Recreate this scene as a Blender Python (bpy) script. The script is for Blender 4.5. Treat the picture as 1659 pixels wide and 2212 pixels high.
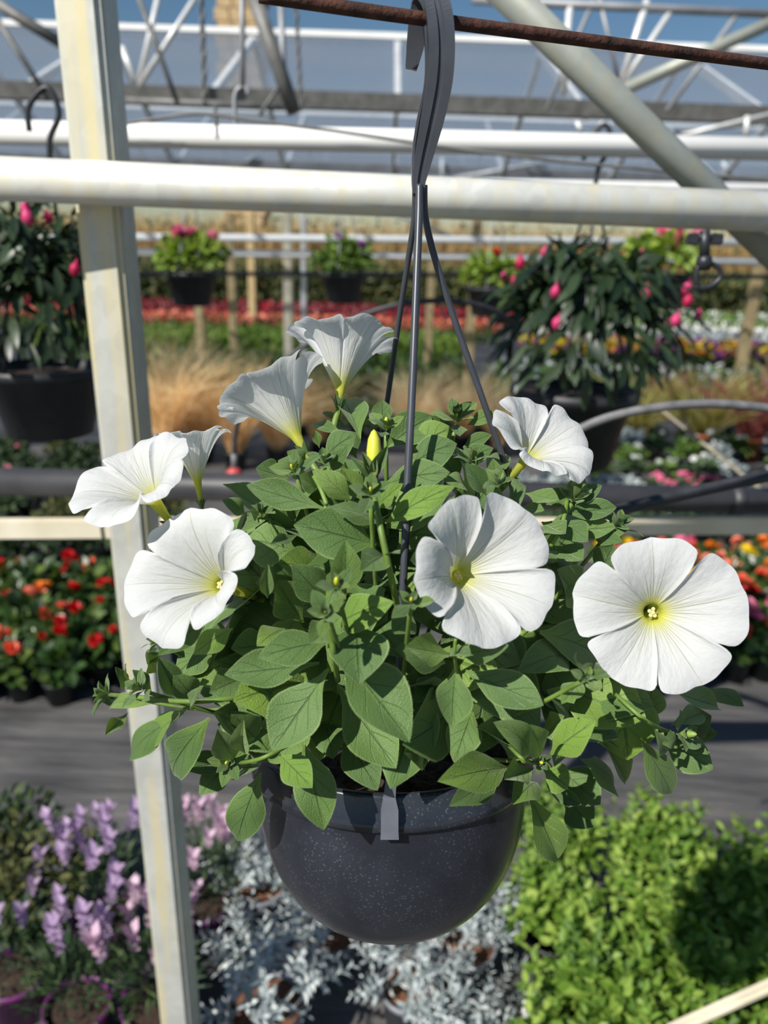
import bpy, bmesh, math, random
import numpy as np
from mathutils import Vector, Matrix

random.seed(7)
rng = np.random.default_rng(7)
for o in list(bpy.data.objects):
    bpy.data.objects.remove(o)
SC = bpy.context.scene
COL = SC.collection

# ------------------------------------------------------------------ camera
W, H, F = 1659.0, 2212.0, 1659.0
PITCH, ROLL = math.radians(18.5), math.radians(1.7)
CAM = Vector((0, 0, 1.6))
FWD = Vector((0, math.cos(PITCH), -math.sin(PITCH)))
_r0 = Vector((1, 0, 0)); _u0 = _r0.cross(FWD)
RIGHT = _r0 * math.cos(ROLL) + _u0 * math.sin(ROLL)
UP = RIGHT.cross(FWD)
cd = bpy.data.cameras.new('camera')
cam = bpy.data.objects.new('camera', cd); COL.objects.link(cam)
cam.matrix_world = Matrix(((RIGHT.x, UP.x, -FWD.x, CAM.x), (RIGHT.y, UP.y, -FWD.y, CAM.y),
                           (RIGHT.z, UP.z, -FWD.z, CAM.z), (0, 0, 0, 1)))
cd.sensor_fit = 'VERTICAL'; cd.sensor_height = 36.0; cd.lens = 36.0 * F / H
cd.clip_start = 0.02; cd.clip_end = 500
cd.dof.use_dof = True; cd.dof.focus_distance = 0.44; cd.dof.aperture_fstop = 6.4
SC.camera = cam

# ------------------------------------------------------------------ light
SUN = Vector((-0.50, -0.56, 0.68)).normalized()      # towards the sun: behind the camera, to the left
wd = bpy.data.worlds.new('sky'); SC.world = wd; wd.use_nodes = True
nt = wd.node_tree; nt.nodes.clear()
sk = nt.nodes.new('ShaderNodeTexSky'); sk.sky_type = 'NISHITA'; sk.sun_disc = False
sk.sun_elevation = math.asin(SUN.z); sk.sun_rotation = math.atan2(SUN.x, SUN.y)
sk.air_density = 1.15; sk.dust_density = 0.35; sk.ozone_density = 2.2
bg = nt.nodes.new('ShaderNodeBackground'); bg.inputs['Strength'].default_value = 0.056
wo = nt.nodes.new('ShaderNodeOutputWorld')
hs0 = nt.nodes.new('ShaderNodeHueSaturation'); hs0.inputs['Saturation'].default_value = 1.2
nt.links.new(sk.outputs[0], hs0.inputs['Color']); nt.links.new(hs0.outputs[0], bg.inputs['Color']); nt.links.new(bg.outputs[0], wo.inputs['Surface'])
sd = bpy.data.lights.new('sun', 'SUN'); sd.energy = 4.9; sd.angle = math.radians(0.55); sd.color = (1, .955, .88)
so = bpy.data.objects.new('sun', sd); COL.objects.link(so)
so.rotation_euler = SUN.to_track_quat('Z', 'Y').to_euler(); so.location = (-3, -3, 6)
SC.view_settings.view_transform = 'Standard'; SC.view_settings.look = 'None'
SC.view_settings.gamma = 1.0; SC.view_settings.use_curve_mapping = False
SC.view_settings.exposure = 0.32

# ------------------------------------------------------------------ helpers: pixel -> place
def ray(u, v):
    d = FWD * F + RIGHT * (u - W / 2) + UP * (H / 2 - v)
    return d.normalized()
def PY(u, v, Y):
    d = ray(u, v); return CAM + d * (Y / d.y)
def PZ(u, v, z):
    d = ray(u, v); return CAM + d * ((z - CAM.z) / d.z)
def depth(p): return (p - CAM).dot(FWD)
def mpp(p): return depth(p) / F                       # metres per photo pixel at p

# ------------------------------------------------------------------ helpers: objects
def tag(o, label=None, cat=None, group=None, kind=None):
    if label: o['label'] = label
    if cat: o['category'] = cat
    if group: o['group'] = group
    if kind: o['kind'] = kind
    return o
def empty(name, loc=(0, 0, 0), parent=None):
    o = bpy.data.objects.new(name, None); COL.objects.link(o)
    o.empty_display_size = .02; o.location = loc
    if parent: o.parent = parent
    return o
def link(name, me, mat=None, parent=None, loc=None, smooth=False):
    o = bpy.data.objects.new(name, me); COL.objects.link(o)
    if mat is not None and len(me.materials) == 0: me.materials.append(mat)
    if parent: o.parent = parent
    if loc is not None: o.location = loc
    return o
def mesh_np(name, V, Fc, mat=None, smooth=True, uv=None):
    V = np.asarray(V, dtype=np.float32); Fc = np.asarray(Fc, dtype=np.int32)
    me = bpy.data.meshes.new(name); n, k = Fc.shape
    me.vertices.add(len(V)); me.vertices.foreach_set('co', V.ravel())
    me.loops.add(n * k); me.loops.foreach_set('vertex_index', Fc.ravel())
    me.polygons.add(n)
    me.polygons.foreach_set('loop_start', np.arange(0, n * k, k, dtype=np.int32))
    me.polygons.foreach_set('loop_total', np.full(n, k, dtype=np.int32))
    if uv is not None:
        l = me.uv_layers.new(name='UVMap')
        l.data.foreach_set('uv', np.asarray(uv, dtype=np.float32)[Fc.ravel()].ravel())
    me.update(calc_edges=True)
    me.polygons.foreach_set('use_smooth', np.full(n, smooth, dtype=bool))
    if mat: me.materials.append(mat)
    return me
def mesh_py(name, V, Fc, mat=None, smooth=False):
    me = bpy.data.meshes.new(name); me.from_pydata([tuple(v) for v in V], [], [tuple(f) for f in Fc]); me.update()
    if smooth: me.polygons.foreach_set('use_smooth', np.full(len(me.polygons), True, dtype=bool))
    if mat: me.materials.append(mat)
    return me
def smooth_path(pts, n=8):
    pts = [Vector(p) for p in pts]
    if len(pts) < 3: return pts
    out = []
    for i in range(len(pts) - 1):
        p0 = pts[max(i - 1, 0)]; p1 = pts[i]; p2 = pts[i + 1]; p3 = pts[min(i + 2, len(pts) - 1)]
        for k in range(n):
            t = k / n
            out.append(0.5 * ((2 * p1) + (p2 - p0) * t + (2 * p0 - 5 * p1 + 4 * p2 - p3) * t * t + (3 * p1 - p0 - 3 * p2 + p3) * t ** 3))
    out.append(pts[-1]); return out
def tube_me(name, pts, rad, mat, sides=10, rad2=None, ref=None, caps=True):
    """sweep an ellipse (rad x rad2) along pts; rad may be a list"""
    pts = [Vector(p) for p in pts]; n = len(pts)
    ra = rad if isinstance(rad, (list, tuple)) else [rad] * n
    rb = ra if rad2 is None else (rad2 if isinstance(rad2, (list, tuple)) else [rad2] * n)
    V = []; Fc = []
    side = None
    for i, p in enumerate(pts):
        t = (pts[min(i + 1, n - 1)] - pts[max(i - 1, 0)]).normalized()
        if side is None:
            side = ref if ref else (Vector((0, 0, 1)) if abs(t.z) < .9 else Vector((0, 1, 0)))
        if ref: side = ref
        s = (side - t * side.dot(t)).normalized(); b = t.cross(s); side = s
        for k in range(sides):
            a = 2 * math.pi * k / sides
            V.append(p + s * (math.cos(a) * ra[i]) + b * (math.sin(a) * rb[i]))
    for i in range(n - 1):
        for k in range(sides):
            k2 = (k + 1) % sides
            Fc.append((i * sides + k, i * sides + k2, (i + 1) * sides + k2, (i + 1) * sides + k))
    if caps:
        Fc.append(tuple(range(sides - 1, -1, -1))); Fc.append(tuple(range((n - 1) * sides, n * sides)))
    return mesh_py(name, V, Fc, mat, smooth=True)
def tube(name, pts, rad, mat, parent=None, sides=10, **kw):
    return link(name, tube_me(name, pts, rad, mat, sides, **kw), None, parent)
def lathe_me(name, prof, mat, seg=32, smooth=True, close=False):
    V = []; Fc = []
    for r, z in prof:
        for k in range(seg):
            a = 2 * math.pi * k / seg; V.append((r * math.cos(a), r * math.sin(a), z))
    n = len(prof)
    for i in range(n - 1):
        for k in range(seg):
            k2 = (k + 1) % seg
            Fc.append((i * seg + k, i * seg + k2, (i + 1) * seg + k2, (i + 1) * seg + k))
    if close: Fc.append(tuple(range((n - 1) * seg, n * seg)))
    return mesh_py(name, V, Fc, mat, smooth)
def box_me(name, sx, sy, sz, mat, bev=0.0, seg=2):
    bm = bmesh.new(); bmesh.ops.create_cube(bm, size=1)
    for v in bm.verts: v.co = Vector((v.co.x * sx, v.co.y * sy, v.co.z * sz))
    if bev > 0: bmesh.ops.bevel(bm, geom=bm.edges[:], offset=bev, segments=seg, affect='EDGES')
    me = bpy.data.meshes.new(name); bm.to_mesh(me); bm.free()
    if mat: me.materials.append(mat)
    return me
def beam(name, a, b, sx, sz, mat, parent=None, bev=0.0, up=Vector((0, 0, 1))):
    """rectangular bar from a to b, as wide as sx and as tall as sz"""
    a = Vector(a); b = Vector(b); y = (b - a); L = y.length; y.normalize()
    x = y.cross(up).normalized(); z = x.cross(y)
    o = link(name, box_me(name, sx, L, sz, mat, bev), None, parent)
    c = (a + b) / 2
    o.matrix_local = Matrix(((x.x, y.x, z.x, c.x), (x.y, y.y, z.y, c.y), (x.z, y.z, z.z, c.z), (0, 0, 0, 1)))
    return o
def frame(loc, y, n, sx, sy, sz):
    """matrix: local y along y, local z near n"""
    y = y.normalized(); n = (n - y * n.dot(y))
    if n.length < 1e-5: n = Vector((0.3, 0.2, 1)) - y * y.dot(Vector((0.3, 0.2, 1)))
    n.normalize(); x = y.cross(n)
    return Matrix(((x.x * sx, y.x * sy, n.x * sz, loc.x), (x.y * sx, y.y * sy, n.y * sz, loc.y),
                   (x.z * sx, y.z * sy, n.z * sz, loc.z), (0, 0, 0, 1)))
def copy_tree(o, parent=None):
    c = o.copy(); COL.objects.link(c)
    if parent: c.parent = parent
    for ch in [k for k in CHILD.get(o, [])]:
        copy_tree(ch, c)
    return c
CHILD = {}

# ------------------------------------------------------------------ materials
def newmat(name):
    m = bpy.data.materials.new(name); m.use_nodes = True; t = m.node_tree
    return m, t, t.nodes['Principled BSDF'], t.nodes['Material Output']
def N(t, typ, **kw):
    n = t.nodes.new(typ)
    for k, v in kw.items(): setattr(n, k, v)
    return n
def ramp(t, stops):
    r = N(t, 'ShaderNodeValToRGB'); e = r.color_ramp.elements
    while len(e) > 1: e.remove(e[-1])
    e[0].position = stops[0][0]; e[0].color = (*stops[0][1], 1)
    for p, c in stops[1:]:
        x = e.new(p); x.color = (*c, 1)
    return r
def mathn(t, op, a, b=None, c=None, clamp=False):
    n = N(t, 'ShaderNodeMath', operation=op); n.use_clamp = clamp
    for i, v in enumerate((a, b, c)):
        if v is None: continue
        if isinstance(v, (int, float)): n.inputs[i].default_value = v
        else: t.links.new(v, n.inputs[i])
    return n.outputs[0]
def mixc(t, f, a, b):
    n = N(t, 'ShaderNodeMix', data_type='RGBA')
    for s, v in ((n.inputs[0], f), (n.inputs[6], a), (n.inputs[7], b)):
        if isinstance(v, (int, float)): s.default_value = v
        elif isinstance(v, tuple): s.default_value = (*v, 1)
        else: t.links.new(v, s)
    return n.outputs[2]
def plain(name, col, rough=.5, var=.25, scale=30, metal=0.0, bump=0.0, bscale=None, spec=.5, col2=None, detail=4, coords='Object', coat=0):
    """noise-mottled surface"""
    m, t, p, o = newmat(name)
    tc = N(t, 'ShaderNodeTexCoord'); nz = N(t, 'ShaderNodeTexNoise')
    nz.inputs['Scale'].default_value = scale; nz.inputs['Detail'].default_value = detail
    t.links.new(tc.outputs[coords], nz.inputs['Vector'])
    c2 = col2 if col2 else tuple(min(1, c * (1 + var)) for c in col)
    c1 = col if col2 else tuple(c * (1 - var) for c in col)
    r = ramp(t, [(.3, c1), (.7, c2)]); t.links.new(nz.outputs['Fac'], r.inputs[0])
    t.links.new(r.outputs[0], p.inputs['Base Color'])
    p.inputs['Roughness'].default_value = rough; p.inputs['Metallic'].default_value = metal
    p.inputs['Specular IOR Level'].default_value = spec; p.inputs['Coat Weight'].default_value = coat
    if bump:
        b = N(t, 'ShaderNodeBump'); b.inputs['Strength'].default_value = bump; b.inputs['Distance'].default_value = .002
        n2 = N(t, 'ShaderNodeTexNoise'); n2.inputs['Scale'].default_value = bscale or scale * 4; n2.inputs['Detail'].default_value = 3
        t.links.new(tc.outputs[coords], n2.inputs['Vector'])
        t.links.new(n2.outputs['Fac'], b.inputs['Height']); t.links.new(b.outputs[0], p.inputs['Normal'])
    return m
def foliage(name, stops, rough=.55, transl=.3, spec=.4):
    """leaf or petal colour, different for every leaf, some light coming through"""
    m, t, p, o = newmat(name)
    g = N(t, 'ShaderNodeNewGeometry')
    r = ramp(t, stops); t.links.new(g.outputs['Random Per Island'], r.inputs[0])
    t.links.new(r.outputs[0], p.inputs['Base Color'])
    p.inputs['Roughness'].default_value = rough; p.inputs['Specular IOR Level'].default_value = spec
    tr = N(t, 'ShaderNodeBsdfTranslucent'); hs = N(t, 'ShaderNodeHueSaturation')
    hs.inputs['Saturation'].default_value = 1.15; hs.inputs['Value'].default_value = 1.2
    t.links.new(r.outputs[0], hs.inputs['Color']); t.links.new(hs.outputs[0], tr.inputs['Color'])
    mx = N(t, 'ShaderNodeMixShader'); mx.inputs[0].default_value = transl
    t.links.new(p.outputs[0], mx.inputs[1]); t.links.new(tr.outputs[0], mx.inputs[2])
    t.links.new(mx.outputs[0], o.inputs['Surface'])
    return m

def galvanised(name, base, stain, amount, zscale=3.0, rough=.5):
    """grey zinc with soft spangle and yellowish run-off stains along the member"""
    m, t, p, o = newmat(name)
    tc = N(t, 'ShaderNodeTexCoord')
    vo = N(t, 'ShaderNodeTexVoronoi'); vo.inputs['Scale'].default_value = 55
    n1 = N(t, 'ShaderNodeTexNoise'); n1.inputs['Scale'].default_value = 14; n1.inputs['Detail'].default_value = 5
    mp = N(t, 'ShaderNodeMapping'); mp.inputs['Scale'].default_value = (40, 40, zscale)
    n2 = N(t, 'ShaderNodeTexNoise'); n2.inputs['Scale'].default_value = 1.2; n2.inputs['Detail'].default_value = 4
    t.links.new(tc.outputs['Object'], vo.inputs['Vector']); t.links.new(tc.outputs['Object'], n1.inputs['Vector'])
    t.links.new(tc.outputs['Object'], mp.inputs[0]); t.links.new(mp.outputs[0], n2.inputs['Vector'])
    r1 = ramp(t, [(.25, tuple(c * .82 for c in base)), (.75, tuple(min(1, c * 1.15) for c in base))])
    t.links.new(n1.outputs['Fac'], r1.inputs[0])
    sg = ramp(t, [(0, tuple(c * .75 for c in base)), (1, tuple(min(1, c * 1.2) for c in base))]); t.links.new(vo.outputs['Color'], sg.inputs[0])
    sp = mixc(t, .35, r1.outputs[0], sg.outputs[0])
    f = ramp(t, [(.46, (0, 0, 0)), (.62, (amount,) * 3)]); t.links.new(n2.outputs['Fac'], f.inputs[0])
    c = mixc(t, f.outputs[0], sp, stain)
    t.links.new(c, p.inputs['Base Color'])
    p.inputs['Roughness'].default_value = rough; p.inputs['Metallic'].default_value = .25
    return m

M = {}
M['post'] = galvanised('galvanised_post', (.55, .56, .52), (.70, .60, .30), .65, 2.0)
M['rail'] = galvanised('galvanised_rail', (.76, .77, .72), (.80, .72, .48), .45, 8.0, .42)
M['brace'] = galvanised('galvanised_brace', (.34, .37, .34), (.42, .38, .26), .4, 8.0)
M['white_pipe'] = plain('bright_white_pipe', (.88, .88, .86), .4, .06, 6)  # unpainted metal; its sunlit brightness is put into an even white
M['thin_steel'] = plain('bright_steel', (.70, .71, .71), .4, .15, 20, .2)
M['dark_steel'] = plain('weathered_steel', (.16, .16, .155), .55, .3, 20, .2)
M['gutter'] = plain('gutter_metal', (.30, .31, .33), .5, .2, 8, .2)
M['rust'] = plain('rusty_iron', (.020, .010, .008), .8, .5, 90, .1, .6, 300, col2=(.10, .036, .022))
M['plastic'] = plain('black_plastic', (.022, .025, .031), .42, .2, 40)
M['strap'] = plain('slate_plastic', (.050, .056, .070), .36, .15, 60)
M['clip'] = plain('sunlit_slate_plastic', (.12, .13, .16), .4, .12, 60)  # same plastic as the strap, sunlight painted in as a paler tone
M['cane'] = plain('cane', (.34, .30, .22), .7, .2, 10)
M['hose'] = plain('black_hose', (.035, .037, .042), .5, .3, 60)
M['greyhose'] = plain('grey_hose', (.15, .15, .155), .5, .3, 60)
M['darkpipe'] = plain('dark_grey_pipe', (.042, .043, .048), .5, .3, 12)
M['board'] = plain('weathered_board', (.62, .56, .40), .7, .3, 9, col2=(.80, .74, .60))
M['wood'] = plain('stake_wood', (.46, .34, .17), .75, .3, 14)
M['palewood'] = plain('pale_wood', (.62, .56, .42), .7, .2, 10)
M['soil'] = plain('potting_soil', (.012, .008, .006), .95, .5, 160, 0, 1.0, 260, col2=(.06, .035, .022))
M['redsoil'] = plain('bark_soil', (.09, .035, .015), .95, .5, 90, 0, 1, 200, col2=(.24, .11, .055))
M['pot_black'] = plain('black_pot', (.020, .022, .026), .5, .3, 30)
M['pot_grey'] = plain('grey_pot', (.20, .21, .24), .5, .2, 30)
M['pot_purple'] = plain('purple_pot', (.13, .02, .12), .45, .25, 30)
M['pot_orange'] = plain('terracotta_pot', (.62, .13, .05), .6, .2, 20)
M['stone'] = plain('tan_stone', (.50, .36, .20), .9, .25, 3)
M['red'] = plain('red_plastic', (.45, .06, .06), .5, .2, 30)
M['whitetag'] = plain('white_tag', (.8, .8, .8), .5, .05, 30)

# ================================================================== SETTING
def fabric():
    m, t, p, o = newmat('weed_fabric')
    tc = N(t, 'ShaderNodeTexCoord')
    n1 = N(t, 'ShaderNodeTexNoise'); n1.inputs['Scale'].default_value = 2.2; n1.inputs['Detail'].default_value = 6
    mp = N(t, 'ShaderNodeMapping'); mp.inputs['Scale'].default_value = (1.2, 7, 1)
    n2 = N(t, 'ShaderNodeTexNoise'); n2.inputs['Scale'].default_value = 1.6; n2.inputs['Detail'].default_value = 3
    t.links.new(tc.outputs['Object'], n1.inputs['Vector']); t.links.new(tc.outputs['Object'], mp.inputs[0]); t.links.new(mp.outputs[0], n2.inputs['Vector'])
    r = ramp(t, [(.3, (.045, .045, .048)), (.72, (.125, .12, .115))]); t.links.new(n1.outputs['Fac'], r.inputs[0])
    t.links.new(r.outputs[0], p.inputs['Base Color']); p.inputs['Roughness'].default_value = .8
    b = N(t, 'ShaderNodeBump'); b.inputs['Strength'].default_value = .9; b.inputs['Distance'].default_value = .05
    t.links.new(n2.outputs['Fac'], b.inputs['Height']); t.links.new(b.outputs[0], p.inputs['Normal'])
    return m
M['fabric'] = fabric()
g = link('floor', box_me('floor', 60, 60, .1, M['fabric']), None, None, (0, 22, -.05))
tag(g, kind='structure')

def glassmat():
    m, t, p, o = newmat('hazy_glass')
    p.inputs['Base Color'].default_value = (.52, .56, .60, 1); p.inputs['Roughness'].default_value = .25
    tr = N(t, 'ShaderNodeBsdfTransparent'); tr.inputs['Color'].default_value = (.93, .96, 1, 1)
    tl = N(t, 'ShaderNodeBsdfTranslucent'); tl.inputs['Color'].default_value = (.46, .52, .58, 1)
    tc = N(t, 'ShaderNodeTexCoord'); nz = N(t, 'ShaderNodeTexNoise'); nz.inputs['Scale'].default_value = 1.5
    t.links.new(tc.outputs['Object'], nz.inputs['Vector'])
    r = ramp(t, [(.3, (.62,) * 3), (.7, (.78,) * 3)]); t.links.new(nz.outputs['Fac'], r.inputs[0])
    a = N(t, 'ShaderNodeMixShader'); a.inputs[0].default_value = .6
    t.links.new(p.outputs[0], a.inputs[1]); t.links.new(tl.outputs[0], a.inputs[2])
    mx = N(t, 'ShaderNodeMixShader'); t.links.new(r.outputs[0], mx.inputs[0])
    t.links.new(a.outputs[0], mx.inputs[1]); t.links.new(tr.outputs[0], mx.inputs[2])
    t.links.new(mx.outputs[0], o.inputs['Surface'])
    return m
M['glass'] = glassmat()

# the glazed roofs of the neighbouring bays, gutter to ridge to gutter
BAY = 3.2; G0 = 4.5; GZ = 2.36; RZ = 3.02
def roof_z(k): return GZ + .02 * k
YAW = .018                                            # the bays run a touch off square
def rp(x, y, z): return Vector((x, y + x * YAW, z))
for k in range(3):
    y0 = G0 + k * BAY; ym = y0 + BAY / 2; y1 = y0 + BAY
    roof = empty('ceiling', rp(0, y0, GZ)); tag(roof, kind='structure')
    X0, X1, st = -6.0 - k * 2, 6.0 + k * 2, 1.0
    n = int((X1 - X0) / st)
    Lp = math.hypot(BAY / 2, RZ - GZ)
    pane = box_me('pane', st - .04, Lp - .03, .006, M['glass'])
    bar = box_me('glazing_bar', .035, Lp, .05, M['thin_steel'])
    for s, (ya, yb, za, zb) in enumerate(((y0, ym, GZ, RZ), (ym, y1, RZ, GZ))):
        for i in range(n + 1):
            x = X0 + i * st
            for nm, me, dx in (('glazing_bar', bar, 0), ('pane', pane, st / 2)):
                if nm == 'pane' and i == n: continue
                if s == 0 and k == 0 and nm == 'pane' and i in (5,): pass
                o = link(nm, me, None, roof)
                a = rp(x + dx, ya, za); b = rp(x + dx, yb, zb); yv = (b - a).normalized(); xv = Vector((1, YAW, 0)).normalized(); zv = xv.cross(yv).normalized()
                c = (a + b) / 2 - roof.location
                if nm == 'glazing_bar': c = c - zv * .032
                o.matrix_local = Matrix(((xv.x, yv.x, zv.x, c.x), (xv.y, yv.y, zv.y, c.y), (xv.z, yv.z, zv.z, c.z), (0, 0, 0, 1)))
    rd = beam('ridge_bar', rp(X0, ym, RZ + .02) - roof.location, rp(X1, ym, RZ + .02) - roof.location, .04, .035, M['white_pipe'], roof)
for k in range(4):
    y0 = G0 + k * BAY
    gt = empty('trim_%d' % (k + 1), rp(0, y0, GZ)); tag(gt, kind='structure')
    L = 7 + 2 * k
    # gutter: a trough with two lips
    V = []; Fc = []
    prof = [(-.09, .045), (-.08, .045), (-.045, -.05), (.045, -.05), (.08, .045), (.09, .045), (.055, -.06), (-.055, -.06)]
    for x in (-L, L):
        for (a, b) in prof: V.append((x, a * .6 + x * YAW, b * .75))
    m_ = len(prof)
    for i in range(m_): Fc.append((i, (i + 1) % m_, m_ + (i + 1) % m_, m_ + i))
    link('gutter', mesh_py('gutter', V, Fc, M['gutter'] if k else M['dark_steel']), None, gt)
# posts that carry the gutters
for (u, Yp, w) in ((622, 7.7, .085), (656, 7.72, .05)):
    c = PY(u, 600, Yp)
    o = link('gutter_post', box_me('gutter_post', w, w, GZ - .07, M['palewood'] if w > .06 else M['thin_steel'], .008), None, None, (c.x, c.y, (GZ - .07) / 2))
    tag(o, 'thick pale upright post beyond the far hanging baskets' if w > .06 else 'thin pale upright beside the thick far post', 'post')

# a stone tower beyond the roofs
tw = empty('stone_tower', (PY(523, 60, 60).x, 60, 0)); tag(tw, 'tan stone tower far beyond the glass roof', 'tower')
nb = 0
for row in range(22):
    z = row * .8
    for q in range(3):
        w = [1.0, .95, 1.0][q] ; x = -1.0 + q * 1.0 + (.2 if row % 2 else 0) - .1
        o = link('stone_block', box_me('stone_block', w - .04, 2.9, .76, M['stone'], .02, 1), None, tw, (x, 0, z + .4))
cap = link('parapet', box_me('parapet', 3.4, 3.2, .5, M['stone'], .04, 1), None, tw, (0, 0, 17.85))

# ================================================================== NEAR STEELWORK
# main post: box section, its foot on the floor
pt_top = PY(164, 0, .982); pt_bot = PY(378, 2212, .982)
pdir = (pt_top - pt_bot).normalized()
foot = pt_bot + pdir * ((0 - pt_bot.z) / pdir.z); head = pt_bot + pdir * ((2.35 - pt_bot.z) / pdir.z)
pe = empty('steel_post', foot); tag(pe, 'upright galvanised box-section post with yellow stains', 'post')
po = link('box_section', box_me('box_section', .052, .066, (head - foot).length, M['post'], .006, 3), None, pe)
zq = pdir; yq = Vector((.03, 1, 0)); yq = (yq - zq * yq.dot(zq)).normalized(); xq = yq.cross(zq)
c = (head - foot) / 2 + Vector((0, .033, 0))
po.matrix_local = Matrix(((xq.x, yq.x, zq.x, c.x), (xq.y, yq.y, zq.y, c.y), (xq.z, yq.z, zq.z, c.z), (0, 0, 0, 1)))
fl = link('seam_lip', box_me('seam_lip', .006, .020, (head - foot).length * .998, M['post'], .002, 1), None, pe)
c2 = c + xq * .0255 - yq * .012
fl.matrix_local = Matrix(((xq.x, yq.x, zq.x, c2.x), (xq.y, yq.y, zq.y, c2.y), (xq.z, yq.z, zq.z, c2.z), (0, 0, 0, 1)))
fp = link('foot_plate', box_me('foot_plate', .14, .14, .01, M['post'], .002, 1), None, pe, (0, .033, .006))

def pipe(name, a, b, r, mat, label, cat, ext=.6, sides=24, collars=()):
    a = Vector(a); b = Vector(b); d = (b - a).normalized()
    A = a - d * ext; B = b + d * ext
    e = empty(name, A); tag(e, label, cat)
    tube('tube', [Vector((0, 0, 0)), B - A], r, mat, e, sides)
    for q in collars:
        c = a.lerp(b, q) - A
        tube('collar', [c - d * .012, c + d * .012], r * 1.10, mat, e, sides)
    return e
ra = PY(0, 386, .93); rb = PY(1659, 458, 1.03)
pipe('rail_pipe', ra, rb, .0235, M['rail'], 'pale galvanised rail crossing in front of the post', 'rail', .5)
da = PY(1088, -20, 1.02); db = PY(1655, 535, 1.10)
pipe('brace_tube', da, db, .0185, M['brace'], 'grey tubular brace slanting down to the right', 'brace', .25)
wa = PY(150, 289, 1.72); wb = PY(1659, 322, 1.86)
pipe('white_pipe', wa, wb, .0235, M['white_pipe'], 'bright white pipe behind the front rail', 'pipe', .5)
pipe('white_pipe', PY(300, 386, 4.0), PY(1659, 409, 4.0), .026, M['white_pipe'], 'thin white pipe far behind the rail, carrying the distant baskets', 'pipe', 1.2)
pipe('fence_pipe', PY(300, 512, 7.4), PY(1659, 524, 7.4), .032, M['white_pipe'], 'upper white crossbar of the far frame, before the reeds', 'pipe', 2)
pipe('fence_pipe', PY(300, 544, 7.5), PY(1659, 566, 7.5), .032, M['white_pipe'], 'lower white crossbar of the far frame, before the reeds', 'pipe', 2)
pipe('water_pipe', PY(300, 590, 5.2), PY(1659, 598, 5.2), .014, M['hose'], 'thin black water pipe behind the distant baskets', 'pipe', 1.5)
pipe('lower_pipe', PY(0, 1040, 1.42), PY(1659, 1083, 1.50), .0275, M['darkpipe'], 'thick dark grey pipe running behind the basket', 'pipe', .5, collars=(.955,))
la = PY(0, 1142, 1.40); lb = PY(1659, 1133, 1.52)
bd = beam('timber_board', la + (la - lb).normalized() * .4, lb + (lb - la).normalized() * .4, .02, .039, M['board'], None, .002)
tag(bd, 'pale weathered board just below the dark pipe', 'board')
tie = PY(222, 1142, 1.385)
o = tube('cable_tie', [tie + Vector((0, .0, .021)), tie + Vector((0, -.003, .0)), tie + Vector((0, 0, -.021))], .0035, M['plastic'], None, 6)
tag(o, 'black tie round the board beside the post', 'cable tie')

# rusty rod that carries the basket
rr = [PY(560, -10, .425), PY(925, 42, .45), PY(1659, 138, .53), PY(1900, 170, .555)]
o = tube('rusty_rod', smooth_path(rr, 6), .0034, M['rust'], None, 12); tag(o, 'thin rusty iron rod at the top carrying the basket', 'rod')

# hoses
def hose(name, pts, r, mat, label, cat='hose', **kw):
    P = smooth_path([PY(*p) for p in pts], 10)
    o = tube(name, P, r, mat, None, 12, **kw); tag(o, label, cat); return o
h1 = empty('drip_line', PY(506, 1020, 1.5)); tag(h1, 'thin black drip line arching up from a red foot', 'hose')
P = smooth_path([PY(*p) for p in ((506, 980, 1.5), (512, 920, 1.5), (545, 850, 1.5), (620, 775, 1.5), (700, 722, 1.5), (790, 678, 1.5), (880, 655, 1.5), (980, 650, 1.52), (1060, 668, 1.56), (1110, 700, 1.62))], 10)
tube('line', [p - h1.location for p in P], .0052, M['hose'], h1, 10)
tube('stem', [Vector((0, 0, 0)), P[0] - h1.location], .0065, M['greyhose'], h1, 10)
link('red_foot', lathe_me('red_foot', [(.001, .012), (.008, .010), (.016, .002), (.017, -.006), (.001, -.008)], M['red'], 16), None, h1)
hose('grey_hose', ((1180, 965, .86), (1240, 932, .86), (1320, 900, .86), (1420, 880, .86), (1540, 872, .87), (1680, 884, .88), (1800, 905, .9)), .0052, M['greyhose'], 'grey hose arching across the right behind the flowers')
hc = hose('black_hose', ((1200, 1140, .70), (1300, 1112, .72), (1400, 1086, .74), (1520, 1058, .76), (1680, 1024, .78), (1800, 1000, .8)), .0062, M['hose'], 'thick black hose rising to the right past the lower pipe')
hose('wire_cable', ((150, 285, 1.6), (300, 262, 1.6), (430, 246, 1.6), (560, 262, 1.6), (760, 288, 1.6), (960, 318, 1.6), (1250, 352, 1.6), (1700, 392, 1.62)), .0032, M['dark_steel'], 'thin dark cable sagging across below the gutter', 'cable')
pale = beam('pale_pole', PY(1440, 2230, 1.0), PY(1760, 2086, 1.05), .020, .020, M['palewood'], None, .006)
tag(pale, 'pale wooden pole crossing the bottom right corner', 'pole')

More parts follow.
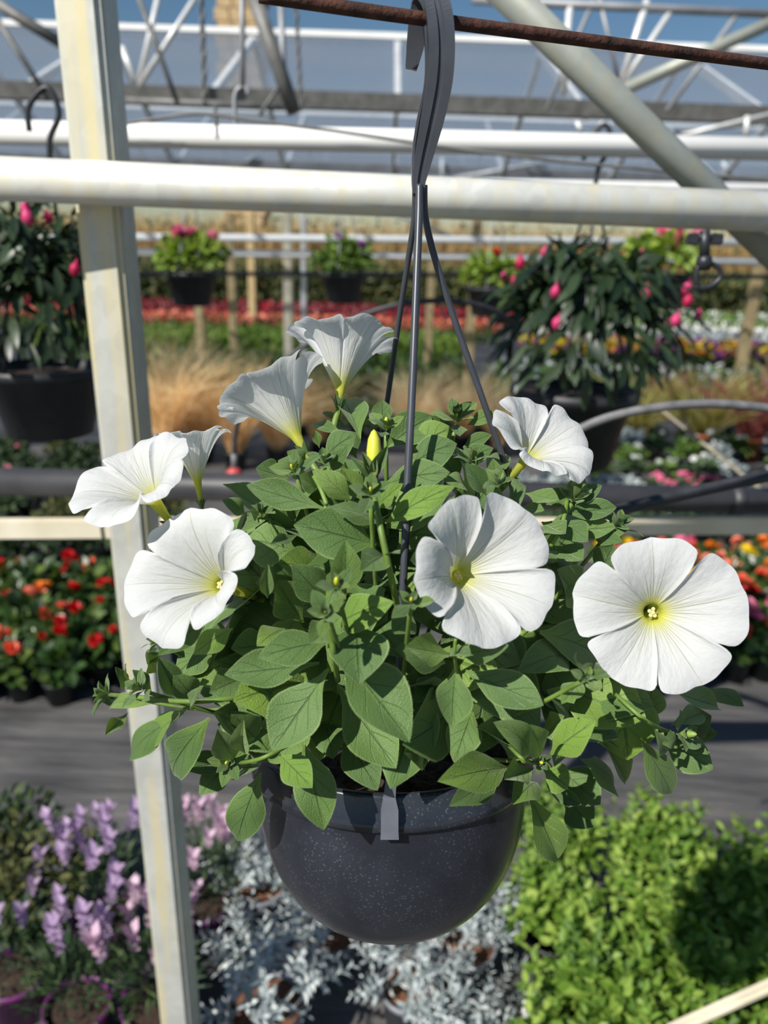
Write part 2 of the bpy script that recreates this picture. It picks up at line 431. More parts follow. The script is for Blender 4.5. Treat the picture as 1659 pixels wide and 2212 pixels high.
# roof struts seen at the top
def strut_set(name, label, segs, Y, group=None):
    e = empty(name, PY(segs[0][0], segs[0][1], Y)); tag(e, label, 'truss')
    for (u0, v0, u1, v1, wpx, mt) in segs:
        a = PY(u0, v0, Y) - e.location; b = PY(u1, v1, Y) - e.location
        tube('strut', [a, b], wpx * mpp(PY(u0, v0, Y)) / 2, M[mt], e, 10)
    return e
strut_set('roof_truss', 'white zigzag roof struts between post and chain', [(262, 100, 298, 188, 13, 'thin_steel'), (298, 190, 345, -20, 12, 'thin_steel'), (298, 190, 432, -20, 12, 'thin_steel'), (200, 215, 640, 232, 16, 'dark_steel')], 4.2)
strut_set('roof_truss', 'dark roof struts slanting left of the post', [(-30, 5, 105, 214, 13, 'dark_steel'), (-40, -12, 130, 92, 24, 'dark_steel')], 3.6)
strut_set('roof_truss', 'dark roof struts slanting past the chain', [(298, -10, 384, 224, 11, 'dark_steel'), (545, -20, 636, 244, 34, 'dark_steel'), (606, -10, 616, 236, 14, 'gutter'), (560, 250, 600, 190, 9, 'dark_steel')], 3.4)
strut_set('roof_truss', 'white roof struts meeting behind the brace tube', [(1231, 10, 1216, 205, 15, 'thin_steel'), (1398, 0, 1341, 182, 15, 'thin_steel'), (1446, 28, 1343, 184, 13, 'thin_steel'), (1350, 192, 1700, 34, 26, 'brace'), (1294, -6, 1338, 180, 9, 'gutter'), (1282, 0, 1180, 238, 10, 'gutter'), (1600, 20, 1440, 240, 11, 'gutter'), (1020, 0, 1700, 32, 18, 'gutter')], 4.0)
strut_set('roof_truss', 'dim diagonal struts under the gutter at the right', [(1440, 300, 1700, 238, 9, 'thin_steel'), (1455, 286, 1700, 262, 6, 'dark_steel'), (1610, 300, 1614, 250, 12, 'thin_steel'), (1245, 262, 1262, 296, 9, 'thin_steel'), (1302, 262, 1288, 296, 9, 'thin_steel')], 4.4)
strut_set('roof_truss', 'far pale struts below the white pipe', [(980, 385, 1180, 350, 8, 'thin_steel'), (955, 340, 955, 400, 8, 'thin_steel'), (1130, 345, 1180, 372, 6, 'gutter'), (1560, 350, 1580, 380, 10, 'thin_steel'), (560, 330, 520, 360, 8, 'gutter'), (820, 450, 1000, 520, 7, 'gutter')], 7.6)

# chains
def chain(label, pts, Y, linkpx):
    e = empty('hanging_chain', PY(pts[0][0], pts[0][1], Y)); tag(e, label, 'chain')
    P = [PY(u, v, Y) for u, v in pts]
    s = mpp(P[0]) * linkpx
    ring = []
    for i in range(13):
        a = 2 * math.pi * i / 12
        ring.append(Vector((math.cos(a) * s * .28, 0, math.sin(a) * s * .56)))
    me = tube_me('link', ring, s * .11, M['dark_steel'], 6, caps=False)
    tot = (P[-1] - P[0]).length; n = int(tot / (s * .82)); d = (P[-1] - P[0]).normalized()
    for i in range(n):
        o = link('link', me, None, e)
        o.matrix_local = Matrix.Translation(P[0] + d * (s * .82 * i) - e.location) @ d.to_track_quat('Z', 'Y').to_matrix().to_4x4() @ Matrix.Rotation(math.pi / 2 * (i % 2) + .4, 4, 'Z')
    return e
chain('dark chain hanging above the white pipe, left of the hook', [(434, -30), (444, 240)], 2.2, 22)
chain('thin dark chain hanging beside the slanting rafter', [(638, -20), (652, 250)], 2.6, 17)
chain('short dark chain end dangling in front of the white pipe', [(466, 236), (470, 305)], 1.62, 15)
# pale S hook
P = smooth_path([PY(*p, 2.0) for p in ((536, 203), (533, 191), (518, 190), (508, 205), (507, 240), (510, 280), (517, 305), (530, 322))], 6)
o = tube('s_hook', P, .0055, M['gutter'], None, 8); tag(o, 'pale metal hook hanging before the white pipe', 'hook')
o = tube('steel_rod', [PY(523, -60, 2.0), PY(524, 192, 2.0)], .0065, M['gutter'], None, 8); tag(o, 'pale upright rod above the metal hook', 'rod')

# misting sprinkler under the rail
sp = empty('sprinkler', PY(1523, 500, 1.0)); tag(sp, 'black misting sprinkler hanging under the rail at the right', 'sprinkler')
def spo(u, v): return PY(u, v, 1.0) - sp.location
k = mpp(PY(1523, 550, 1.0))
tube('stem', [spo(1523, 497), spo(1521, 560)], 11 * k, M['plastic'], sp, 12)
for uu in (1496, 1548):
    o = link('nozzle', box_me('nozzle', 24 * k, 20 * k, 24 * k, M['plastic'], 3 * k, 2), None, sp, spo(uu, 517))
tube('crossbar', [spo(1496, 512), spo(1548, 513)], 7 * k, M['plastic'], sp, 8)
tube('body', [spo(1521, 552), spo(1521, 568), spo(1520, 584)], [15 * k, 18 * k, 12 * k], M['plastic'], sp, 12)
tube('bridge', smooth_path([spo(1508, 575), spo(1503, 600), spo(1510, 622), spo(1535, 618), spo(1556, 600), spo(1553, 580), spo(1530, 566)], 5), 6 * k, M['plastic'], sp, 8)
tube('deflector', [spo(1500, 620), spo(1545, 622)], 5 * k, M['plastic'], sp, 8)

# ================================================================== FOLIAGE MACHINERY
LEAF6 = np.array([(0, 0, 0), (.36, .28, .05), (.40, .62, .06), (0, 1, -.06), (-.40, .62, .06), (-.36, .28, .05)], dtype=np.float32)
LEAF4 = np.array([(0, 0, 0), (.5, .45, .05), (0, 1, -.05), (-.5, .45, .05)], dtype=np.float32)
BLADE = np.array([(-.5, 0, 0), (.5, 0, 0), (.35, .5, .04), (.02, 1, -.05), (-.02, 1, -.05), (-.35, .5, .04)], dtype=np.float32)
def cloud(P, D, Nn, L, Wd, tpl=LEAF6):
    """leaves at P growing along D, faces to Nn -> verts, quads"""
    P = np.asarray(P, float); D = np.asarray(D, float); Nn = np.asarray(Nn, float); n = len(P)
    D = D / np.linalg.norm(D, axis=1, keepdims=True)
    Nn = Nn - D * np.sum(D * Nn, 1, keepdims=True); Nn = Nn / (np.linalg.norm(Nn, axis=1, keepdims=True) + 1e-9)
    X = np.cross(D, Nn)
    L = np.broadcast_to(np.asarray(L, float), (n,)); Wd = np.broadcast_to(np.asarray(Wd, float), (n,))
    V = (P[:, None] + X[:, None] * (tpl[None, :, 0:1] * Wd[:, None, None]) + D[:, None] * (tpl[None, :, 1:2] * L[:, None, None]) + Nn[:, None] * (tpl[None, :, 2:3] * L[:, None, None]))
    k = len(tpl)
    if k == 6:
        q = np.array([(0, 1, 2, 3), (0, 3, 4, 5)]) if tpl is LEAF6 else np.array([(0, 1, 2, 5), (5, 2, 3, 4)])
    else:
        q = np.array([(0, 1, 2, 3)])
    Fc = (np.arange(n)[:, None, None] * k + q[None]).reshape(-1, 4)
    return V.reshape(-1, 3), Fc
def join(parts):
    Vs = []; Fs = []; o = 0
    for V, Fc in parts:
        Vs.append(V); Fs.append(Fc + o); o += len(V)
    return np.concatenate(Vs), np.concatenate(Fs)
def unit(n, up=None):
    d = rng.normal(size=(n, 3)); d /= np.linalg.norm(d, axis=1, keepdims=True)
    if up is not None: d[:, 2] = np.abs(d[:, 2]) * up + (1 - up) * d[:, 2]
    return d
def mound(n, rx, rz, z0, fill=.55, low=-.15):
    """points through a dome with outward directions"""
    d = unit(n); d[:, 2] = np.where(d[:, 2] < low, -d[:, 2] * .8, d[:, 2])
    s = rng.uniform(fill, 1, n)[:, None]
    P = d * s * np.array([rx, rx, rz]); P[:, 2] += z0
    return P, d
def leafy(name, n, rx, rz, z0, L, Wd, mat, fill=.5, tpl=LEAF6, droop=0.0, jit=.5):
    P, d = mound(n, rx, rz, z0, fill)
    D = d + rng.normal(scale=jit, size=(n, 3)); D[:, 2] -= droop
    Nn = d * .6 + np.array([0, 0, .8]) + rng.normal(scale=.45, size=(n, 3))
    V, Fc = cloud(P, D, Nn, L * rng.uniform(.7, 1.25, n), Wd * rng.uniform(.7, 1.25, n), tpl)
    return mesh_np(name, V, Fc, mat, False)
def sprigs(name, n, rx, rz, z0, L, Wd, mat, pairs=4, slen=.09, up=.7):
    """leafy shoots: crossed pairs of leaves up a little stem"""
    P, d = mound(n, rx, rz, z0, .35)
    out = []
    for i in range(n):
        ax = d[i] * (1 - up) + np.array([0, 0, up]) + rng.normal(scale=.18, size=3); ax /= np.linalg.norm(ax)
        a = np.cross(ax, [0.3, .9, .1]); a /= np.linalg.norm(a); b = np.cross(ax, a)
        th = rng.uniform(0, 6.28)
        for q in range(pairs):
            t = q / (pairs - .5); s = 1 - .55 * t
            c = P[i] + ax * slen * t
            for e in (0, math.pi):
                an = th + q * math.pi / 2 + e
                dd = a * math.cos(an) + b * math.sin(an) + ax * (.25 + .7 * t)
                out.append((c, dd, ax + rng.normal(scale=.2, size=3), L * s * rng.uniform(.8, 1.2), Wd * s))
    V, Fc = cloud([o[0] for o in out], [o[1] for o in out], [o[2] for o in out], np.array([o[3] for o in out]), np.array([o[4] for o in out]))
    return mesh_np(name, V, Fc, mat, False)
def rose_me(name, r, mat, n=16, flat=.7):
    """ruffled double flower"""
    P = []; D = []; Nn = []
    for i in range(n):
        a = i * 2.4; e = .25 + 1.0 * (i / n)
        D.append((math.cos(a) * math.sin(e), math.sin(a) * math.sin(e), math.cos(e) * flat)); P.append((0, 0, 0))
        Nn.append((-math.cos(a) * math.cos(e), -math.sin(a) * math.cos(e), math.sin(e)))
    V, Fc = cloud(P, D, Nn, r, r * 1.25)
    return mesh_np(name, V, Fc, mat, False)
def pot_me(name, r, h, mat, taper=.75, seg=24):
    return lathe_me(name, [(r * taper * .98, 0), (r * taper, 0), (r * .97, h * .86), (r * 1.06, h * .86), (r * 1.08, h), (r * .99, h), (r * .96, h * .88), (r * taper * .9, .004)], mat, seg)
def soil_me(name, r, mat):
    V = [(0, 0, .004)] + [(r * math.cos(a), r * math.sin(a), 0) for a in np.linspace(0, 2 * math.pi, 20, endpoint=False)]
    return mesh_py(name, V, [(0, 1 + i, 1 + (i + 1) % 20) for i in range(20)], mat)
def potted(name, loc, pot, soil, sz, fol, label, cat, group=None, rot=None, sc=1.0, foli='foliage'):
    e = empty(name, loc); tag(e, label, cat, group)
    e.rotation_euler.z = random.uniform(0, 6.28) if rot is None else rot
    e.scale = (sc,) * 3
    if pot: link('pot', pot, None, e)
    if soil: link('soil', soil, None, e, (0, 0, sz))
    f = link(foli, fol, None, e); f['kind'] = 'stuff'
    return e

M['lf_beg'] = foliage('begonia_leaf', [(0, (.018, .045, .012)), (.5, (.045, .10, .022)), (1, (.12, .18, .04))], .35, .25, .6)
M['lf_dark'] = foliage('dark_leaf', [(0, (.010, .024, .010)), (.6, (.03, .062, .022)), (1, (.07, .10, .03))], .5, .2)
M['lf_mint'] = foliage('mint_leaf', [(0, (.07, .15, .018)), (.5, (.17, .30, .04)), (1, (.36, .48, .10))], .5, .35)
M['lf_lav'] = foliage('lavender_leaf', [(0, (.025, .055, .03)), (.5, (.06, .11, .045)), (1, (.11, .17, .06))], .6, .2)
M['lf_silver'] = foliage('silver_leaf', [(0, (.20, .25, .26)), (.5, (.42, .47, .47)), (1, (.72, .76, .74))], .7, .15)
M['lf_row'] = foliage('bedding_leaf', [(0, (.05, .10, .018)), (.5, (.11, .20, .035)), (1, (.2, .30, .06))], .5, .25)
M['lf_olive'] = foliage('olive_leaf', [(0, (.04, .06, .015)), (.5, (.09, .10, .03)), (1, (.17, .17, .06))], .6, .2)
M['lf_bright'] = foliage('bright_bedding_leaf', [(0, (.12, .20, .03)), (.5, (.22, .33, .05)), (1, (.34, .44, .08))], .5, .3)
M['straw'] = foliage('straw_blade', [(0, (.66, .44, .20)), (.5, (.88, .66, .36)), (1, (.95, .82, .56))], .6, .35)
M['reed'] = foliage('reed_blade', [(0, (.22, .13, .04)), (.5, (.42, .27, .10)), (1, (.60, .43, .19))], .7, .3)
M['spiky'] = foliage('spiky_blade', [(0, (.22, .20, .04)), (.5, (.40, .34, .08)), (1, (.56, .48, .18))], .5, .3)
M['spikyred'] = foliage('red_blade', [(0, (.22, .05, .05)), (.5, (.42, .12, .10)), (1, (.58, .24, .17))], .5, .3)
def petal(name, c, tr=.3): return foliage(name, [(0, tuple(x * .75 for x in c)), (1, tuple(min(1, x * 1.12) for x in c))], .5, tr)
M['p_red'] = petal('red_petal', (.62, .012, .02)); M['p_coral'] = petal('coral_petal', (.85, .19, .11)); M['p_salmon'] = petal('salmon_petal', (.92, .32, .22))
M['p_orange'] = petal('orange_petal', (.85, .28, .04)); M['p_yellow'] = petal('yellow_petal', (.88, .68, .02)); M['p_pink'] = petal('pink_petal', (.85, .25, .42))
M['p_lilac'] = petal('lilac_petal', (.52, .38, .57)); M['p_mauve'] = petal('mauve_petal', (.68, .49, .61)); M['p_white'] = petal('white_petal_small', (.85, .86, .82)); M['p_purple'] = petal('purple_petal', (.28, .05, .35))
M['p_magenta'] = petal('magenta_bud', (.72, .06, .22), .25); M['p_fuch'] = petal('fuchsia_bud', (.55, .02, .10), .25); M['p_dkred'] = petal('dark_red_leaf', (.17, .018, .026), .2); M['p_rowcoral'] = petal('coral_row_petal', (.62, .13, .08), .2)

# ================================================================== BACKGROUND PLANTS
# ---- begonias in two blocks
beg_pot = pot_me('begonia_pot', .052, .09, M['pot_black'], .78, 16)
beg_fol = [leafy('begonia_foliage', 60, .072, .10, .115, .062, .050, M['lf_beg'], .45) for _ in range(4)]
beg_fl = {c: [rose_me('begonia_flower', .036, M[c], 16), rose_me('begonia_flower', .026, M[c], 12)] for c in ('p_red', 'p_coral', 'p_salmon', 'p_orange', 'p_yellow', 'p_pink', 'p_white')}
WORD = {'p_red': 'red', 'p_coral': 'coral', 'p_salmon': 'salmon', 'p_orange': 'orange', 'p_yellow': 'yellow', 'p_pink': 'pink', 'p_white': 'white'}
def begonia(x, y, c, side, nfl):
    if c: lab = '%s-flowered begonia in a black pot, %s' % (WORD[c], side)
    else: lab = 'begonia without open flowers in a black pot, %s' % side
    e = potted('begonia', (x, y, 0), beg_pot, None, 0, random.choice(beg_fol), lab, 'begonia', ('%s begonias, %s' % (WORD[c] if c else 'leafy', side)), sc=random.uniform(.92, 1.12))
    for q in range(nfl):
        o = link('flower', random.choice(beg_fl[c]), None, e)
        a = random.uniform(0, 6.28); r = random.uniform(0, .055)
        o.location = (r * math.cos(a), r * math.sin(a), random.uniform(.185, .225)); o.rotation_euler = (random.uniform(-.9, .2), random.uniform(-.5, .5), a)
    return e
lc = ['p_red'] * 5 + ['p_coral'] * 3 + ['p_salmon', 'p_orange', 'p_yellow'] + [None] * 3
for j in range(7):
    for i in range(7):
        x = -1.72 + i * .135 + random.uniform(-.02, .02); y = 2.48 + j * .14 + random.uniform(-.02, .02)
        if j == 0 and i > 4: continue
        c = random.choice(lc); begonia(x, y, c, 'left of the post', 0 if c is None else random.randint(1, 3))
rc = ['p_salmon'] * 4 + ['p_coral'] * 3 + ['p_pink'] * 2 + ['p_orange'] * 2 + ['p_yellow', 'p_red'] + [None]
for j in range(8):
    for i in range(7):
        x = 1.17 + i * .135 + random.uniform(-.02, .02); y = 2.78 + j * .14 + random.uniform(-.02, .02)
        c = random.choice(rc); begonia(x, y, c, 'behind the rightmost petunia flower', 0 if c is None else random.randint(2, 4))

# ---- lavender
lav_pot = pot_me('lavender_pot', .064, .12, M['pot_purple'], .75)
def lav_fol():
    a = leafy('x', 420, .10, .13, .17, .045, .006, M['lf_lav'], .3, LEAF4, -.5, .4)
    return a
lav_fols = [lav_fol() for _ in range(3)]
def lavhead(mat):
    n = 12
    P = []; D = []; Nn = []; L = []
    for i in range(n):
        a = i * 2.4; z = -.026 + .03 * i / n
        P.append((0, 0, z)); D.append((math.cos(a), math.sin(a), .5)); Nn.append((-math.cos(a) * .5, -math.sin(a) * .5, 1)); L.append(.014)
    for a in (0, 2.1, 4.2):                      # the ear-like bracts on top
        P.append((0, 0, .002)); D.append((math.cos(a) * .55, math.sin(a) * .55, 1)); Nn.append((-math.cos(a), -math.sin(a), .4)); L.append(.034)
    V, Fc = cloud(P, D, Nn, np.array(L), np.array([.012] * n + [.022] * 3))
    return mesh_np('flower_head', V, Fc, mat, False)
lav_heads = [lavhead(M['p_lilac']), lavhead(M['p_mauve'])]
stalk = tube_me('stalk', [(0, 0, -.09), (0.002, .001, -.045), (0, 0, 0)], .0011, M['lf_lav'], 5)
def lavender(u, v, label, nh, hk, z=.13, sc=1.0):
    p = PZ(u, v, z); p.z = 0
    e = potted('lavender', p, lav_pot, soil_me('soil', .06, M['soil']), .105, random.choice(lav_fols), label, 'lavender', sc=sc)
    for q in range(nh):
        a = random.uniform(0, 6.28); r = random.uniform(.02, .11)
        h = link('flower_head', lav_heads[hk], None, e, (r * math.cos(a), r * math.sin(a), random.uniform(.29, .37)))
        h.rotation_euler = (r * 3 * -math.sin(a) + random.uniform(-.2, .2), r * 3 * math.cos(a), 0)
        h.scale = (random.uniform(.8, 1.25),) * 3
        link('stalk', stalk, None, h)
    return e
lavender(165, 2160, 'lilac lavender in a purple pot, front row at lower left', 12, 0)
lavender(330, 2150, 'pink-mauve lavender behind the foot of the post', 16, 1)
lavender(225, 1975, 'lilac lavender of the second row, left of the post', 16, 0, sc=1.1)
lavender(445, 1935, 'mauve lavender just right of the post', 15, 1)
lavender(30, 2090, 'lilac lavender cut by the left frame edge', 6, 0)
shr = [leafy('shrub_foliage', 420, .15, .17, .22, .032, .018, M['lf_olive'], .3), leafy('shrub_foliage', 420, .15, .17, .22, .032, .018, M['lf_dark'], .3)]
for (u, v, lab, kk) in ((20, 1905, 'dark green small-leaved shrub at the left edge', 1), (75, 1985, 'olive green small-leaved shrub behind the lavender', 0)):
    p = PZ(u, v, .13); p.z = 0
    potted('potted_shrub', p, pot_me('shrub_pot', .075, .13, M['pot_black']), None, 0, shr[kk], lab, 'shrub')

# ---- silver-leaved plants
sil_pot = pot_me('silver_plant_pot', .066, .125, M['pot_grey'], .78); sil_soil = soil_me('soil', .062, M['redsoil'])
sil_f = [sprigs('silver_foliage', 46, .105, .085, .155, .030, .013, M['lf_silver'], 7, .085, .35) for _ in range(3)]
for q, (u, v, lab, sc) in enumerate(((575, 2165, 'silver-leaved plant in a grey pot, lower left of the basket', 1.15), (885, 2128, 'silver-leaved plant in a grey pot directly under the basket', .92),
                      (560, 1905, 'silver-leaved plant behind the basket, beside the lavender', 1.0), (1010, 2035, 'silver-leaved plant half hidden at the right of the basket bottom', .95), (1000, 2260, 'silver sprigs at the bottom edge', .9), (720, 2010, 'silver-leaved plant hidden under the basket', .9))):
    p = PZ(u, v, .125 * sc); p.z = 0
    potted('silver_plant', p, sil_pot, sil_soil, .11, sil_f[q % 3], lab, 'plant', sc=sc)
tg = link('plant_label', box_me('plant_label', .028, .002, .06, M['whitetag'], .002, 1), None, None, PZ(1142, 2168, .15)); tg.rotation_euler = (-.5, .35, .3)
tag(tg, 'white plastic plant label beside the green herbs', 'plant label')
tg.location.z = .15
st_ = link('label_stake', box_me('label_stake', .006, .002, .13, M['whitetag']), None, tg, (0, 0, -.09))

# ---- green herbs at lower right
mint_pot = pot_me('herb_pot', .065, .11, M['pot_black'])
mint_f = [sprigs('herb_foliage', 52, .105, .11, .15, .052, .034, M['lf_mint'], 5, .12, .6) for _ in range(3)]
k = 0
LAB = ['nearest', 'second', 'third', 'fourth', 'fifth', 'sixth']
for j, yy in enumerate((1.02, 1.22, 1.42, 1.62)):
    for i in range(4):
        x = .37 + i * .225 + (.05 if j % 2 else 0) + j * .03 + random.uniform(-.02, .02)
        if j == 3 and i == 2: continue
        y = yy + random.uniform(-.03, .03)
        potted('herb_plant', (x, y, 0), mint_pot, None, 0, mint_f[k % 3], 'bushy bright green herb, %s in the %s row' % (('leftmost', 'second from left', 'third from left', 'rightmost')[i], ('front', 'second', 'third', 'back')[j]), 'herb', 'green herbs at the lower right', sc=random.uniform(.88, 1.05) * (.92 if j == 3 else 1)); k += 1

# ---- fuchsia hanging baskets
def simple_leaf(name, mat):
    V = []; Fc = []
    for i in range(6):
        t = i / 5; w = .5 * (t ** .7) * (1 - t) ** .65 * 2.0
        for s in (-1, 0, 1): V.append((s * w * .5, t, .10 * abs(s) * w + .10 * math.sin(t * 3.0)))
    for i in range(5):
        for j in range(2): Fc.append((i * 3 + j, i * 3 + j + 1, (i + 1) * 3 + j + 1, (i + 1) * 3 + j))
    return mesh_py(name, V, Fc, mat, True)
def leafmat_obj(name, c1, c2, transl=.2):
    m = foliage(name, [(0, c1), (1, c2)], .4, transl, .5)
    t = m.node_tree; oi = N(t, 'ShaderNodeObjectInfo')
    for n in t.nodes:
        if n.type == 'VALTORGB': t.links.new(oi.outputs['Random'], n.inputs[0])
    return m
M['lf_fuch'] = leafmat_obj('fuchsia_leaf', (.010, .024, .010), (.045, .078, .035))
fl_me = simple_leaf('fuchsia_leaf', M['lf_fuch'])
bud_me = {c: lathe_me('fuchsia_bud', [(.0005, -.5), (.10, -.42), (.30, -.2), (.36, 0), (.28, .22), (.12, .38), (.06, .5), (.05, .62)], M[c], 10) for c in ('p_magenta', 'p_fuch')}
bask = lambda r, h, mat: lathe_me('basket_pot', [(r * .62, 0), (r * .70, .004), (r * .93, h * .86), (r * 1.04, h * .87), (r * 1.06, h), (r * .98, h), (r * .95, h * .9), (r * .6, .01)], mat, 32)
def fuchsia(center, rim, ph, label, hull, nleaf, nbud, llen):
    """center: rim centre"""
    e = empty('fuchsia_basket', center); tag(e, label, 'hanging basket')
    link('pot', bask(rim, ph, M['pot_black']), None, e, (0, 0, -ph))
    link('soil', soil_me('soil', rim * .95, M['soil']), None, e, (0, 0, -.02))
    rx, rz, zc = hull
    f = link('inner_foliage', leafy('fuchsia_inner', 380, rx * .88, rz * .9, zc, llen * .8, llen * .42, M['lf_dark'], .1, LEAF6, .5), None, e); f['kind'] = 'stuff'
    for i in range(nleaf):
        d = unit(1)[0]
        if d[1] > .45: d[1] = -d[1]
        if d[2] < -.55: d[2] = -d[2]
        p = Vector((d[0] * rx, d[1] * rx, d[2] * rz + zc)) * random.uniform(.8, 1.02)
        o = link('leaf', fl_me, None, e)
        D = Vector(d) * .5 + Vector((random.gauss(0, .4), random.gauss(0, .4), -.75))
        Lr = llen * random.uniform(.65, 1.2)
        o.matrix_local = frame(p, D, Vector(d) + Vector((0, 0, .4)), Lr * .62, Lr, Lr * .6)
    for i in range(nbud):
        d = unit(1)[0]
        if d[1] > .1: d[1] = -d[1]
        d[2] = abs(d[2]) * .9 - .1; d[0] *= 1.15
        p = Vector((d[0] * rx, d[1] * rx, d[2] * rz + zc)) * 1.03
        b = link('bud', bud_me[random.choice(('p_magenta', 'p_magenta', 'p_fuch'))], None, e)
        s = random.uniform(.022, .034); b.location = p; b.scale = (s, s, s * 1.1); b.rotation_euler = (random.uniform(-.3, .3), random.uniform(-.3, .3), 0)
    return e
def hanger(e, rim, top, mat, hook=True):
    """three wires from the rim to a hook above; lives under the basket"""
    T = Vector(top)
    for a in (0.3, 2.4, 4.5):
        tube('hanger_wire', smooth_path([Vector((rim * math.cos(a), rim * math.sin(a), 0)), Vector((rim * .5 * math.cos(a), rim * .5 * math.sin(a), T.z * .5)), T * 1.0], 4), .0035, mat, e, 6)
    if hook:
        s = .035
        tube('hook', smooth_path([T, T + Vector((.004, 0, s)), T + Vector((s * .7, 0, s * 2.2)), T + Vector((s * .2, 0, s * 3.3)), T + Vector((-s * .8, 0, s * 2.4)), T + Vector((-s * .9, 0, s * 1.3))], 5), .0055, mat, e, 8)
Yf = 1.84
cR = PY(1242, 838, Yf); kk = mpp(cR)
eR = fuchsia(cR, 132 * kk, 165 * kk, 'large fuchsia basket with pink buds hanging behind the right strands', (195 * kk, 165 * kk, 150 * kk), 280, 14, 74 * kk)
hanger(eR, 132 * kk, PY(1287, 395, Yf) - cR, M['plastic'])
Yl = 1.5
cL = PY(95, 790, Yl); kk = mpp(cL)
eL = fuchsia(cL, 128 * kk, 150 * kk, 'large dark fuchsia basket hanging left of the post', (178 * kk, 180 * kk, 170 * kk), 290, 6, 66 * kk)
hanger(eL, 128 * kk, PY(108, 345, Yl) - cL, M['plastic'])

# ---- small baskets far behind
def farbasket(u, v, Y, wpx, label, petmat, nfl, side=1, fol='lf_bright'):
    c = PY(u, v, Y); k = mpp(c); r = wpx / 2 * k
    e = empty('flower_basket', c); tag(e, label, 'hanging basket')
    link('pot', bask(r, r * 1.25, M['pot_black']), None, e, (0, 0, -r * 1.25))
    f = link('foliage', leafy('basket_foliage', 330, r * 1.35, r * 1.05, r * .40, r * .46, r * .36, M[fol], .35, LEAF6, .25), None, e); f['kind'] = 'stuff'
    me = rose_me('basket_flower', r * .36, M[petmat], 14)
    for q in range(nfl):
        a = random.uniform(0, 6.28); rr_ = r * random.uniform(.1, 1.05)
        o = link('flower', me, None, e, (rr_ * math.cos(a), -abs(rr_ * math.sin(a)) * .8, r * random.uniform(.95, 1.5))); o.rotation_euler = (-.8, random.uniform(-.4, .4), a)
        o.scale = (random.uniform(.6, 1.15),) * 3
    hanger(e, r, Vector((0, 0, PY(u, 398, Y).z - c.z)), M['gutter'], False)
    return e
farbasket(412, 588, 4.0, 112, 'distant basket with bright pink flowers near the post', 'p_pink', 5)
farbasket(742, 590, 4.0, 100, 'distant basket with a few purple flowers in the middle', 'p_purple', 2, fol='lf_row')
farbasket(1056, 620, 4.0, 96, 'distant basket with a red flower half behind the fuchsia', 'p_red', 3)
farbasket(1432, 590, 4.0, 120, 'distant basket with pink flowers beside the sprinkler', 'p_pink', 7)

# ---- bedding rows, hedge and reeds far behind
def ground_row(name, y0, y1, x0, x1, n, h, L, Wd, mats, label, cat, tpl=LEAF6):
    e = empty(name, (0, y0, 0)); tag(e, label, cat, kind='stuff')
    for (m, frac, zz, sc) in mats:
        k = int(n * frac)
        P = np.stack([rng.uniform(x0, x1, k), rng.uniform(0, y1 - y0, k), h * zz * rng.uniform(.0 if m.startswith('lf') else .6, 1.1, k)], 1)
        D = unit(k); D[:, 2] = np.abs(D[:, 2]) + .2
        Nn = np.stack([rng.normal(scale=.5, size=k), rng.normal(scale=.5, size=k) - .35, np.ones(k)], 1)
        V, Fc = cloud(P, D, Nn, L * sc * rng.uniform(.7, 1.3, k), Wd * sc * rng.uniform(.7, 1.3, k), tpl)
        o = link('foliage' if m.startswith('lf') else 'blossom', mesh_np(name, V, Fc, M[m], False), None, e); o['kind'] = 'stuff'
    return e
ground_row('bedding_row', 8.6, 10.6, -4.2, .9, 6500, .28, .10, .07, [('lf_beg', .8, 1, 1), ('lf_row', .25, 1.05, 1)], 'low dark green bedding plants beyond the straw grass', 'bedding plants')
ground_row('bedding_row', 12.4, 14.6, -6, 1.2, 7000, .22, .10, .07, [('lf_bright', 1, 1, 1.1)], 'bright green strip of bedding plants', 'bedding plants')
ground_row('bedding_row', 15.2, 17.0, -8, 2.2, 6000, .26, .10, .08, [('lf_row', .5, .9, 1), ('p_rowcoral', .30, 1.15, .9), ('p_salmon', .05, 1.2, 1)], 'coral red strip of bedding flowers', 'bedding plants')
ground_row('bedding_row', 17.6, 20.5, -9, 3.0, 6500, .3, .13, .09, [('p_dkred', .8, 1, 1.1), ('lf_dark', .2, .9, 1), ('p_red', .03, 1.2, .9)], 'dark red strip of bedding plants', 'bedding plants')
ground_row('bedding_row', 8.4, 10.2, 1.3, 6.0, 5000, .26, .10, .07, [('lf_row', .8, 1, 1), ('p_white', .07, 1.3, 1)], 'green bedding plants with white flowers behind the red-leaved plant', 'bedding plants')
ground_row('bedding_row', 12.2, 13.4, 2.2, 7.5, 3000, .26, .12, .09, [('lf_beg', .6, .9, 1), ('p_yellow', .14, 1.25, 1.1), ('p_orange', .10, 1.25, 1.1), ('p_purple', .14, 1.2, 1.1)], 'yellow, orange and purple strip of pansies at the right', 'bedding plants')
ground_row('bedding_row', 14.4, 17.4, 3.2, 9.5, 5500, .24, .11, .08, [('lf_olive', .5, .9, 1), ('p_white', .35, 1.2, .9)], 'white-flowered strip of bedding at the right', 'bedding plants')
ground_row('bedding_row', 18.4, 21.0, 3.4, 11, 4200, .3, .13, .09, [('lf_row', .6, 1.2, 1), ('p_white', .10, 1.3, 1)], 'green strip below the hedge at the right', 'bedding plants')
